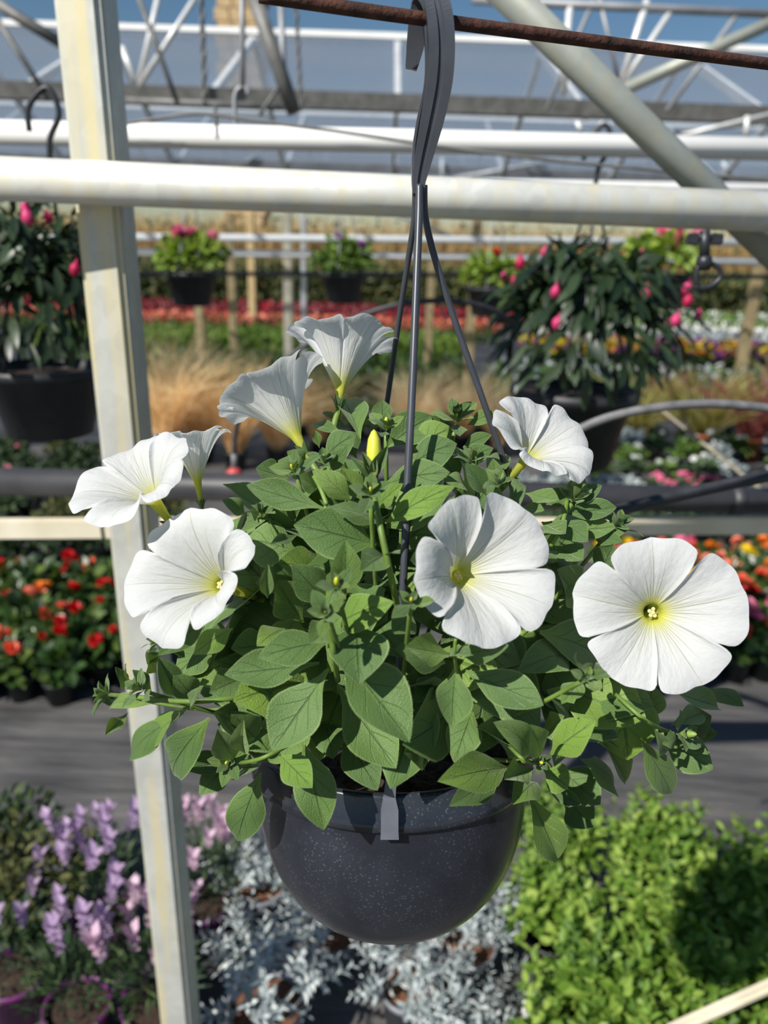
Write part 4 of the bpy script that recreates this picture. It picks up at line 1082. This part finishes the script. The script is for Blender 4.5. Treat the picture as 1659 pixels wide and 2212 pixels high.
LEAF_TABLE = [
 # base, tip, width, layer   (front and bottom)
 (710,1444,587,1621,106,0),(682,1485,581,1647,98,1),(735,1412,885,1604,122,0),(729,1479,856,1660,104,1.2),(770,1345,776,1478,118,-.3),(858,1465,931,1630,88,1.2),
 (690,1433,484,1458,76,.2),(714,1385,557,1420,74,-.2),(604,1390,499,1402,68,1),(655,1605,700,1793,84,.4),(604,1630,675,1702,64,-.2),(564,1668,513,1817,74,.1),
 (740,1590,816,1708,78,1.6),(700,1560,720,1640,70,2),(984,1437,976,1571,78,0),(1001,1448,1174,1524,82,.3),(1021,1537,981,1648,70,.9),(1097,1658,945,1688,80,-.3),
 (1077,1684,970,1742,56,.5),(1102,1648,1029,1571,66,.8),(1143,1633,1066,1560,68,.2),(1166,1634,1143,1565,56,-.3),(1189,1630,1287,1557,72,-.1),(1170,1595,1219,1546,52,.8),
 (1140,1712,1204,1856,70,-.2),(1204,1660,1297,1738,86,.5),(1215,1715,1281,1789,68,1),(1254,1640,1326,1712,72,1.2),(1160,1690,1108,1738,56,-.1),(1153,1658,1089,1684,54,-.7),(1173,1660,1228,1701,62,-.7),(1178,1702,1256,1738,32,.1),
 # right
 (1330,1462,1357,1642,136,-.1),(1165,1365,1302,1440,112,1),(1268,1312,1203,1230,82,.6),(1290,1250,1326,1175,64,1),(1383,1595,1450,1714,62,.3),(1430,1600,1540,1662,78,.8),
 (1450,1490,1550,1526,62,1),(1535,1490,1607,1526,42,1.2),(1460,1602,1531,1630,32,-.4),(1414,1575,1430,1634,32,-.4),(1448,1568,1516,1541,42,-.2),(1486,1575,1537,1546,60,.3),(1490,1590,1550,1584,40,.6),
 (1290,1585,1350,1690,44,1.2),(1395,1560,1410,1480,60,1),(1258,1472,1213,1521,44,-.3),(1272,1475,1301,1494,30,-.3),(1268,1462,1318,1452,40,0),(1262,1455,1240,1425,44,.2),
 (1230,1420,1120,1450,80,1.5),(1200,1530,1120,1480,70,1.8),(1240,1560,1180,1490,80,2),(1320,1560,1260,1600,70,1.5),(1180,1440,1240,1520,74,1.8),
 # left branch
 (382,1507,341,1418,50,-.2),(428,1512,374,1453,54,.4),(347,1517,239,1531,30,-.4),(276,1540,228,1588,30,0),(408,1530,328,1614,56,-.1),(397,1540,280,1641,58,.6),(250,1517,203,1513,24,0),
 (268,1490,248,1440,27,0),(286,1476,273,1433,20,.2),(327,1492,286,1447,30,.2),(338,1455,318,1411,44,.6),(418,1535,440,1480,24,-.3),(453,1550,376,1675,76,.1),(516,1572,460,1540,64,.4),
 (530,1628,527,1554,40,-.1),(560,1606,498,1536,66,1),(496,1650,396,1663,56,.2),(496,1655,431,1718,52,-.1),(500,1660,561,1655,62,-.3),(506,1640,470,1575,60,.4),
 (503,1357,418,1414,50,-.2),(446,1343,341,1416,48,.2),(470,1395,378,1462,66,1.2),(510,1425,408,1472,74,1.4),(524,1465,452,1497,64,.8),(560,1460,470,1430,60,1.8),(340,1400,318,1436,26,.8),(345,1395,315,1380,16,.6),(350,1392,330,1372,16,.6),
 (600,1545,560,1480,50,1),(560,1500,610,1560,46,1.4),(640,1330,600,1440,70,1.4),
 # middle
 (812,1178,634,1134,104,.1),(824,1134,711,1095,44,-.3),(832,1130,983,1050,56,-.4),(836,1140,966,1068,78,.8),(830,1200,779,1234,62,-.4),(830,1205,864,1196,34,-.5),(745,1288,746,1167,64,-.1),(705,1302,631,1220,72,.2),
 (728,1350,851,1300,74,-.2),(730,1338,668,1391,58,-.5),(655,1345,598,1256,84,.9),(577,1292,579,1217,27,-.3),(645,1195,528,1166,94,.8),(645,1155,584,1176,24,-.2),(616,1358,555,1396,54,.3),(690,1240,600,1215,80,1.2),(650,1280,590,1215,70,1.6),
 (858,1192,968,1082,92,1),(976,1415,877,1397,64,-.2),(962,1432,852,1402,72,.6),(988,1416,1099,1394,68,-.1),(966,1402,1018,1416,40,-.5),(977,1385,953,1335,42,-.2),(992,1380,1022,1348,42,-.2),
 (890,1330,848,1370,60,.4),(900,1440,860,1540,70,1.6),(960,1460,900,1520,60,1.6),(800,1330,870,1420,80,1.4),(860,1300,920,1240,60,1.4),(780,1250,860,1260,60,1.6),(1060,1470,1110,1560,70,1.6),(940,1560,1000,1490,60,2),
 (880,1320,858,1276,30,-.1),(895,1318,922,1270,26,.2),
 # upper left
 (705,1100,532,1048,58,-.3),(624,1034,552,1012,54,.8),(700,990,768,938,64,.5),(778,948,741,867,66,.2),(740,936,668,919,26,.3),(690,968,680,929,19,.2),(742,916,696,891,16,.6),
 (757,1082,674,1014,52,-.2),(783,1082,737,1011,50,.1),(712,1020,751,962,32,-.1),(808,1102,871,1044,36,-.3),(826,922,826,864,42,.2),(832,968,932,898,72,.8),(660,1005,620,975,40,.9),(660,1025,600,995,48,.7),(770,990,740,930,50,1),
 (690,1060,640,1030,44,1),(760,1130,690,1080,50,1),(850,1095,790,1060,60,1.2),
 # upper right
 (862,958,936,899,76,.9),(890,972,977,924,72,1),(880,1008,987,958,78,.6),(830,1046,972,1020,72,.5),(1000,966,1062,939,32,.6),(1010,918,1077,892,30,.4),(960,930,930,900,40,.8),(1050,1070,1004,1001,46,.2),(1098,1082,1136,1050,62,.3),
 (1000,998,1066,968,42,.9),(1135,1066,1208,1080,42,.7),(1130,1098,1176,1103,32,1),(1170,1128,1222,1153,54,.9),(1050,1040,1090,980,44,1),(1075,1060,1065,990,36,.8),(930,1050,880,1010,60,1),(990,1040,950,990,60,1),(1010,1060,960,1040,50,.8),
 (1215,1110,1332,1096,48,.8),(1215,1105,1300,1048,40,.9),(1220,1095,1262,1030,40,.9),(1210,1130,1270,1170,60,1),(1225,1150,1330,1140,50,1.2),(1265,1160,1360,1140,40,1),(1280,1160,1345,1170,36,1.1),(1200,1180,1260,1210,60,1.4),(1180,1090,1230,1060,40,1.2),
 (530,1110,480,1080,36,.8),(560,1120,600,1085,34,.9),(640,1120,610,1090,36,.9),(590,1130,540,1100,40,1.1),(520,1150,580,1120,50,1.3),
]
for row in LEAF_TABLE: leaf_px(*row)

# the dense inner leaves that close the mound
nf = 0; ibm = bmesh.new()
while nf < 150:
    d = unit(1)[0]
    if nf < 120 and d[1] > .2: continue
    if d[2] < -.75: continue
    s = random.uniform(.45, .74); B = Hc + Vector((d[0] * HR.x, d[1] * HR.y, d[2] * HR.z)) * (s - .12)
    if B.z < rimC.z + .045: B.z = rimC.z + .045
    dv = Vector(d); D = dv * .55 + Vector((random.gauss(0, .5), random.gauss(0, .4), random.gauss(-.1, .45)))
    L = random.uniform(.046, .060); T = B + D.normalized() * L
    if T.z < rimC.z + .04: continue
    bad = False
    for q_ in (B, T):
        dd = q_ - CAM; uu = W / 2 + F * dd.dot(RIGHT) / dd.dot(FWD); vv = H / 2 - F * dd.dot(UP) / dd.dot(FWD)
        if behind(uu, vv, q_.y) > q_.y: bad = True
    if bad: continue
    w = L * random.uniform(.62, .76); mt_ = Matrix.Translation(-PL) @ frame(B, D, dv + Vector((0, -.1, .6)), w, L, (w + L) * .5); lm_ = random.choice(LEAVES)
    if nf < 85:
        o = link('leaf', lm_, None, plant); o.matrix_local = mt_
    else:
        tm_ = lm_.copy(); tm_.transform(mt_); ibm.from_mesh(tm_); bpy.data.meshes.remove(tm_)
    nf += 1

im_ = bpy.data.meshes.new('inner_leaves'); ibm.to_mesh(im_); ibm.free(); im_.materials.append(M['leaf']); im_.materials.append(M['hair'])
o = link('inner_leaves', im_, None, plant); o['kind'] = 'stuff'
# shoot tips: small young leaves round a bud
bud_me_ = lathe_me('petunia_bud', [(.001, 0), (.10, .06), (.17, .3), (.19, .55), (.15, .8), (.07, .95), (.001, 1)], M['bud'], 12)
for p_ in bud_me_.polygons: p_.use_smooth = True
budg_me = lathe_me('petunia_bud_green', [(.001, 0), (.12, .06), (.19, .3), (.2, .55), (.15, .8), (.08, .93), (.001, 1)], M['budgreen'], 12)
crown = Vector((rimC.x, rimC.y, rimC.z + .03))
def stem_to(T, r=.0012, bow=.5, name='stem'):
    Q = crown + Vector(((T.x - crown.x) * .25, (T.y - crown.y) * .25, .01))
    mid = Q.lerp(T, .55) + Vector((0, 0, -.012 * bow))
    return tube(name, [p - PL for p in smooth_path([Q, Q.lerp(mid, .5) + Vector((0, 0, .01)), mid, T], 5)], r, M['stem'], plant, 8)
def shoot(u, v, size, up=(0, -.35, .9), bud='y', n=7, dy=0.0, budpx=26, stem=True):
    Yv = behind(u, v, hullY(u, v) - .006 + dy); C = PY(u, v, Yv); k = mpp(C)
    up = Vector(up).normalized(); a = up.cross(Vector((.2, .9, .3))).normalized(); b = up.cross(a)
    th = random.uniform(0, 6)
    for i in range(n):
        q = i / n; an = th + i * 2.4; e = .35 + .55 * q
        D = (a * math.cos(an) + b * math.sin(an)) * (1.1 - q * .8) + up * (.22 + q * .85)
        L = size * 1.55 * k * (1.0 - .62 * q) * random.uniform(.85, 1.15)
        o = link('young_leaf', random.choice(LEAVES if i < n * .55 else NARROW), None, plant); w = L * random.uniform(.46, .58)
        B = C - up * size * k * .25 + up * size * k * .35 * q
        o.matrix_local = Matrix.Translation(-PL) @ frame(B, D, up, w, L, (w + L) * .5)
    if bud:
        o = link('bud', bud_me_ if bud == 'y' else budg_me, None, plant); Lb = budpx * k
        o.matrix_local = Matrix.Translation(-PL) @ frame(C + up * size * k * .05, up.cross(a), up, Lb, Lb, Lb)
    if stem: stem_to(C - up * size * k * .3)
    return C
for (u, v, sz, up, bd_, n, bp, dy) in ((834, 925, 40, (0, -.3, .9), 'y', 9, 26, 0), (636, 1018, 40, (-.3, -.4, .8), 'y', 7, 20, 0), (700, 1000, 34, (0, -.2, 1), 'g', 8, 20, .01), (800, 1068, 42, (0, -.45, .8), 'y', 8, 22, -.012), (728, 1268, 40, (0, -.5, .85), 'y', 7, 34, -.018), (705, 1325, 36, (-.1, -.8, .6), 'g', 9, 18, -.02),
                     (985, 905, 46, (0, -.3, .9), 'y', 10, 22, .02), (888, 1302, 34, (0, -.6, .8), 'y', 7, 22, -.005), (1166, 1646, 22, (.1, -.85, .5), 'y', 10, 20, -.02), (495, 1648, 36, (-.1, -.8, .6), 'y', 10, 24, -.02), (1266, 1466, 28, (0, -.7, .7), 'g', 7, 14, -.012),
                     (1468, 1585, 42, (.5, -.6, .4), 'g', 8, 40, -.02), (228, 1498, 34, (-.8, -.3, .4), 'g', 9, 16, .0), (305, 1490, 38, (-.6, -.4, .6), 'g', 9, 16, -.005), (985, 1360, 32, (0, -.6, .8), 'g', 7, 18, -.005), (1240, 1075, 48, (.2, -.1, .9), 'g', 8, 16, .03), (1330, 1130, 40, (.4, .1, .8), 'g', 8, 16, .03), (1075, 1045, 38, (0, -.3, .9), 'g', 7, 16, .01), (338, 1385, 30, (-.8, 0, .5), 'g', 7, 12, .02), (1020, 990, 34, (.1, 0, 1), 'g', 6, 14, .03), (560, 1110, 34, (-.2, .1, 1), 'g', 7, 14, .03)):
    shoot(u, v, sz, up, bd_, n, dy, bp)
# the tall yellow bud with its sepals
kB = mpp(PY(800, 1000, .36)); yb_ = hullY(800, 1000) - .012
B = PY(808, 1030, yb_); T = PY(797, 928, yb_ + .006); o = link('bud', bud_me_, None, plant)
o.matrix_local = Matrix.Translation(-PL) @ frame(B, RIGHT, (T - B), 105 * kB * .85, 105 * kB * .85, (T - B).length)
for (tu, tv, wd) in ((782, 975, 20), (838, 962, 24), (755, 985, 16), (812, 985, 18)): leaf_px(806, 1042, tu, tv, wd, 0, None, by=yb_ + .001, ty=yb_ - .004, name='sepal', meshes=NARROW)
# thick visible stems
def stem_px(pts, rpx, name='stem'):
    P = [PY(u, v, hullY(u, v) + d) for u, v, d in pts]; k = mpp(P[0])
    return tube(name, [p - PL for p in smooth_path(P, 6)], rpx * k, M['stem'], plant, 10)
stem_px(((808, 1075, .0), (818, 1120, -.006), (826, 1160, -.006), (838, 1215, 0), (850, 1270, .012), (862, 1330, .04)), 7)
stem_px(((230, 1500, .004), (300, 1506, .004), (370, 1514, .006), (450, 1514, .012), (540, 1502, .03), (620, 1480, .06)), 4.5)
stem_px(((705, 1330, -.012), (716, 1380, -.006), (722, 1420, 0), (730, 1470, .03)), 7)
stem_px(((984, 1380, -.004), (982, 1415, 0), (985, 1440, .01), (990, 1480, .04)), 4)
stem_px(((706, 1090, .004), (690, 1050, .002), (672, 1020, .004)), 5); stem_px(((700, 1095, .006), (760, 1130, .02), (820, 1180, .05)), 4)
stem_px(((1225, 1080, .03), (1215, 1130, .03), (1190, 1180, .04)), 5)
stem_px(((495, 1650, 0), (560, 1640, .008), (640, 1600, .03)), 4); stem_px(((1166, 1650, 0), (1130, 1640, .012), (1090, 1600, .04)), 4); stem_px(((1468, 1590, .01), (1400, 1560, .012), (1330, 1500, .04)), 4)

# ------------------------------------------------------------------ flowers
def petal_mat():
    m, t, p, o = newmat('petunia_petal')
    uv = N(t, 'ShaderNodeUVMap'); sep = N(t, 'ShaderNodeSeparateXYZ'); t.links.new(uv.outputs[0], sep.inputs[0])
    fr = mathn(t, 'FRACT', sep.outputs[0]); y = sep.outputs[1]
    x = mathn(t, 'SUBTRACT', fr, .5); ax = mathn(t, 'ABSOLUTE', x)
    lines = None
    for c, w, end in ((0, .016, 1.06), (.085, .016, .66), (.165, .014, .82), (.27, .014, .62), (.38, .015, .58)):
        d = mathn(t, 'ABSOLUTE', mathn(t, 'SUBTRACT', ax, c))
        ww = mathn(t, 'MULTIPLY', mathn(t, 'SUBTRACT', 1.35, y), w)       # thinner on the page the further out
        l = mathn(t, 'SUBTRACT', 1.0, mathn(t, 'DIVIDE', d, ww), clamp=True)
        f = N(t, 'ShaderNodeMapRange'); f.inputs[1].default_value = end; f.inputs[2].default_value = end - .32; f.inputs[3].default_value = 0; f.inputs[4].default_value = 1
        t.links.new(y, f.inputs[0]); l = mathn(t, 'MULTIPLY', l, f.outputs[0])
        lines = l if lines is None else mathn(t, 'MAXIMUM', lines, l)
    base = ramp(t, [(.0, (.42, .52, .07)), (.20, (.70, .72, .12)), (.30, (.76, .76, .10)), (.345, (.76, .76, .30)), (.41, (.74, .75, .62)), (.50, (.76, .77, .75)), (1, (.76, .775, .79))])
    t.links.new(y, base.inputs[0])
    vr = ramp(t, [(.0, (.36, .40, .04)), (.45, (.46, .47, .14)), (.7, (.55, .56, .34)), (1, (.62, .63, .52))]); t.links.new(y, vr.inputs[0])
    c = mixc(t, mathn(t, 'MULTIPLY', lines, .95), base.outputs[0], vr.outputs[0])
    t.links.new(c, p.inputs['Base Color']); p.inputs['Roughness'].default_value = .6; p.inputs['Specular IOR Level'].default_value = .25
    tc = N(t, 'ShaderNodeTexCoord'); mp = N(t, 'ShaderNodeMapping'); mp.inputs['Scale'].default_value = (15, 9, 1); t.links.new(uv.outputs[0], mp.inputs[0])
    n1 = N(t, 'ShaderNodeTexNoise'); n1.inputs['Scale'].default_value = 1.0; n1.inputs['Detail'].default_value = 3; t.links.new(mp.outputs[0], n1.inputs['Vector'])
    h = mathn(t, 'ADD', n1.outputs['Fac'], mathn(t, 'MULTIPLY', lines, -.5))
    bp = N(t, 'ShaderNodeBump'); bp.inputs['Strength'].default_value = .5; bp.inputs['Distance'].default_value = .0012
    t.links.new(h, bp.inputs['Height']); t.links.new(bp.outputs[0], p.inputs['Normal'])
    tr = N(t, 'ShaderNodeBsdfTranslucent'); t.links.new(c, tr.inputs['Color']); t.links.new(bp.outputs[0], tr.inputs['Normal'])
    mx = N(t, 'ShaderNodeMixShader'); mx.inputs[0].default_value = .42
    t.links.new(p.outputs[0], mx.inputs[1]); t.links.new(tr.outputs[0], mx.inputs[2]); t.links.new(mx.outputs[0], o.inputs['Surface'])
    return m
M['petal'] = petal_mat()
M['anther'] = plain('anther', (.72, .62, .22), .6, .2, 200, col2=(.90, .80, .45))
def corolla(R_, H_, tubeL, bounds, lens, seed, pexp=1.9, recurve=.10, ruff=.03, notch=.22, throat=.10):
    """fused five-lobed trumpet; local z = the way it faces, y = up; bounds = notch angles, lens = lobe lengths"""
    r = random.Random(seed); nt_, nr_, nc = 9, 24, 160
    b = [math.radians(x) for x in bounds]
    ph = [r.uniform(0, 6.28) for _ in range(6)]
    V = []; U = []
    for i in range(nt_ + nr_ + 1):
        for j in range(nc + 1):
            q = 5 * j / nc; k = min(int(q), 4); f = q - k; f = .55 * f + .45 * (.5 - .5 * math.cos(math.pi * f)) if f <= 1 else f
            a0 = b[k]; a1 = b[(k + 1) % 5] + (2 * math.pi if k == 4 else 0)
            th = a0 + (a1 - a0) * f; s = 2 * f - 1
            sm = .5 + .5 * math.cos(math.pi * min(1, abs(s)))          # blend neighbouring lengths at the notch
            ln = lens[k] * (.5 + .5 * sm) + (.5 - .5 * sm) * .5 * (lens[k] + lens[(k + 1) % 5 if s > 0 else (k - 1) % 5])
            e = ln * (1 - notch * abs(s) ** 22 - .045 * abs(s) ** 2.6 + .018 * math.exp(-(s / .10) ** 2)) * (1 + .012 * math.sin(9 * th + ph[0]) + .008 * math.sin(17 * th + ph[1]))
            if i <= nt_:
                t = i / nt_; rad = (.048 + (throat - .048) * t ** 1.6) * R_; z = -tubeL * R_ * (1 - t); v = .30 * t
            else:
                p = (i - nt_) / nr_; rad = throat * R_ + (e * R_ - throat * R_) * p
                z = H_ * R_ * (1 - (1 - p) ** pexp) - recurve * R_ * p ** 4
                z += ruff * R_ * p * p * (math.sin(5 * th + ph[2]) * .8 + math.sin(11 * th + ph[3]) * .5 + math.sin(19 * th + ph[4]) * .22 * p)
                z -= .022 * R_ * p * (1 - .5 * p) * math.exp(-(s / .07) ** 2)                 # crease down each lobe
                z += .06 * R_ * p ** 3 * (abs(s) ** 4) * (1 if s > 0 else -.4)               # lobes lap over each other
                z -= .05 * R_ * p ** 4 * (1 - s * s) * math.sin(ph[5] + k * 2.1)
                v = .30 + .70 * p
            V.append((rad * math.cos(th), rad * math.sin(th), z)); U.append((k + f if f < 1 else k + .999, v))
    Fc = []; m_ = nc + 1
    for i in range(nt_ + nr_):
        for j in range(nc): Fc.append((i * m_ + j, i * m_ + j + 1, (i + 1) * m_ + j + 1, (i + 1) * m_ + j))
    me = mesh_np('corolla', V, Fc, M['petal'], True, U)
    return me
EVEN = (126, 198, 270, 342, 414)
def flower(u, v, Y, ax, Rpx, H_=.45, tubeL=.75, bounds=EVEN, lens=(1, 1, 1, 1, 1), seed=1, up=(0, 0, 1), label=None, pedi=None, **kw):
    """u, v: where the throat shows"""
    T = PY(u, v, Y); ax = Vector(ax).normalized(); R_ = Rpx * mpp(T)
    y = Vector(up); y = (y - ax * y.dot(ax)).normalized(); x = y.cross(ax)
    e = empty('flower', T - PL, plant)
    if label: e['label'] = label
    e.matrix_local = Matrix(((x.x, y.x, ax.x, T.x - PL.x), (x.y, y.y, ax.y, T.y - PL.y), (x.z, y.z, ax.z, T.z - PL.z), (0, 0, 0, 1)))
    link('corolla', corolla(R_, H_, tubeL, bounds, lens, seed, **kw), None, e)
    # stigma and anthers in the throat
    for i in range(5):
        a = i * 1.257 + .3; rr_ = .045 * R_ if i else 0
        m_ = lathe_me('anther', [(.0001, -.018 * R_), (.020 * R_, -.012 * R_), (.027 * R_, 0), (.020 * R_, .014 * R_), (.0001, .018 * R_)], M['anther'], 8)
        link('anther', m_, None, e, (rr_ * math.cos(a), rr_ * math.sin(a), (.015 if i else .03) * R_))
    # calyx
    bz = -tubeL * R_
    for i in range(5):
        a = i * 1.257
        o = link('sepal', NARROW[i % 2], None, e); D = Vector((math.cos(a) * .42, math.sin(a) * .42, 1)); L = .34 * R_
        o.matrix_local = frame(Vector((.03 * R_ * math.cos(a), .03 * R_ * math.sin(a), bz - .02 * R_)), D, Vector((-math.cos(a), -math.sin(a), .4)), L * .32, L, L * .5)
    # stalk from the calyx back into the plant
    base = T + ax * bz
    Q = pedi if pedi else Hc.lerp(base, .35) + Vector((0, 0, -.02))
    tube('stalk', [p - PL for p in smooth_path([base, base - ax * .02 , Q.lerp(base, .4), Q], 5)], .0021, M['stem'], plant, 8)
    return e
flower(1410, 1323, .375, (-.13, -.92, .33), 170, .42, .8, (61, 138, 203, 272, 339), (.95, 1.05, .94, .97, 1.05), 3, recurve=.02, pexp=2.0, ruff=.020, label='flat round white flower facing the camera at the right', throat=.115)
flower(990, 1243, .362, (.36, -.82, .46), 156, .76, .8, (80, 141, 217, 297, 355), (1.0, .96, .98, 1.08, 1.10), 5, recurve=.03, pexp=1.7, ruff=.025, label='large tilted white flower right of the centre')
flower(478, 1264, .372, (-.38, -.76, .54), 150, .80, 1.1, (16, 59, 168, 231, 289), (.95, .95, 1.12, 1.05, .72), 8, recurve=.10, pexp=1.8, ruff=.03, label='large white flower facing left at the left front')
flower(332, 1080, .395, (-.34, -.42, .84), 142, .60, .72, (112, 180, 255, 330, 400), (.95, 1.08, .95, .80, .9), 12, recurve=.10, pexp=1.8, ruff=.04, label='white flower at the far left, tilted upward')
flower(427, 1040, .425, (-.16, .22, .96), 84, 1.35, .75, EVEN, (1, .9, .9, 1, 1.05), 14, recurve=.12, pexp=1.7, ruff=.05, label='small half-open white flower seen from the side')
flower(640, 942, .435, (-.52, .40, .76), 128, 1.05, .45, (100, 172, 244, 316, 388), (1.05, 1.1, 1, .95, 1), 17, recurve=.06, pexp=1.8, ruff=.05, notch=.30, label='white flower seen from behind, upper left')
flower(735, 838, .462, (.05, .44, .88), 118, 1.05, .45, (96, 168, 240, 312, 384), (1, 1, 1.08, 1.1, 1), 21, recurve=.06, pexp=1.8, ruff=.05, notch=.30, label='topmost white flower seen from behind')
flower(1138, 990, .430, (.36, -.42, .74), 122, .62, .7, (120, 192, 262, 335, 400), (1, .85, 1, 1.12, 1), 25, recurve=.10, pexp=1.7, ruff=.045, label='white flower at the upper right, turned to the right')
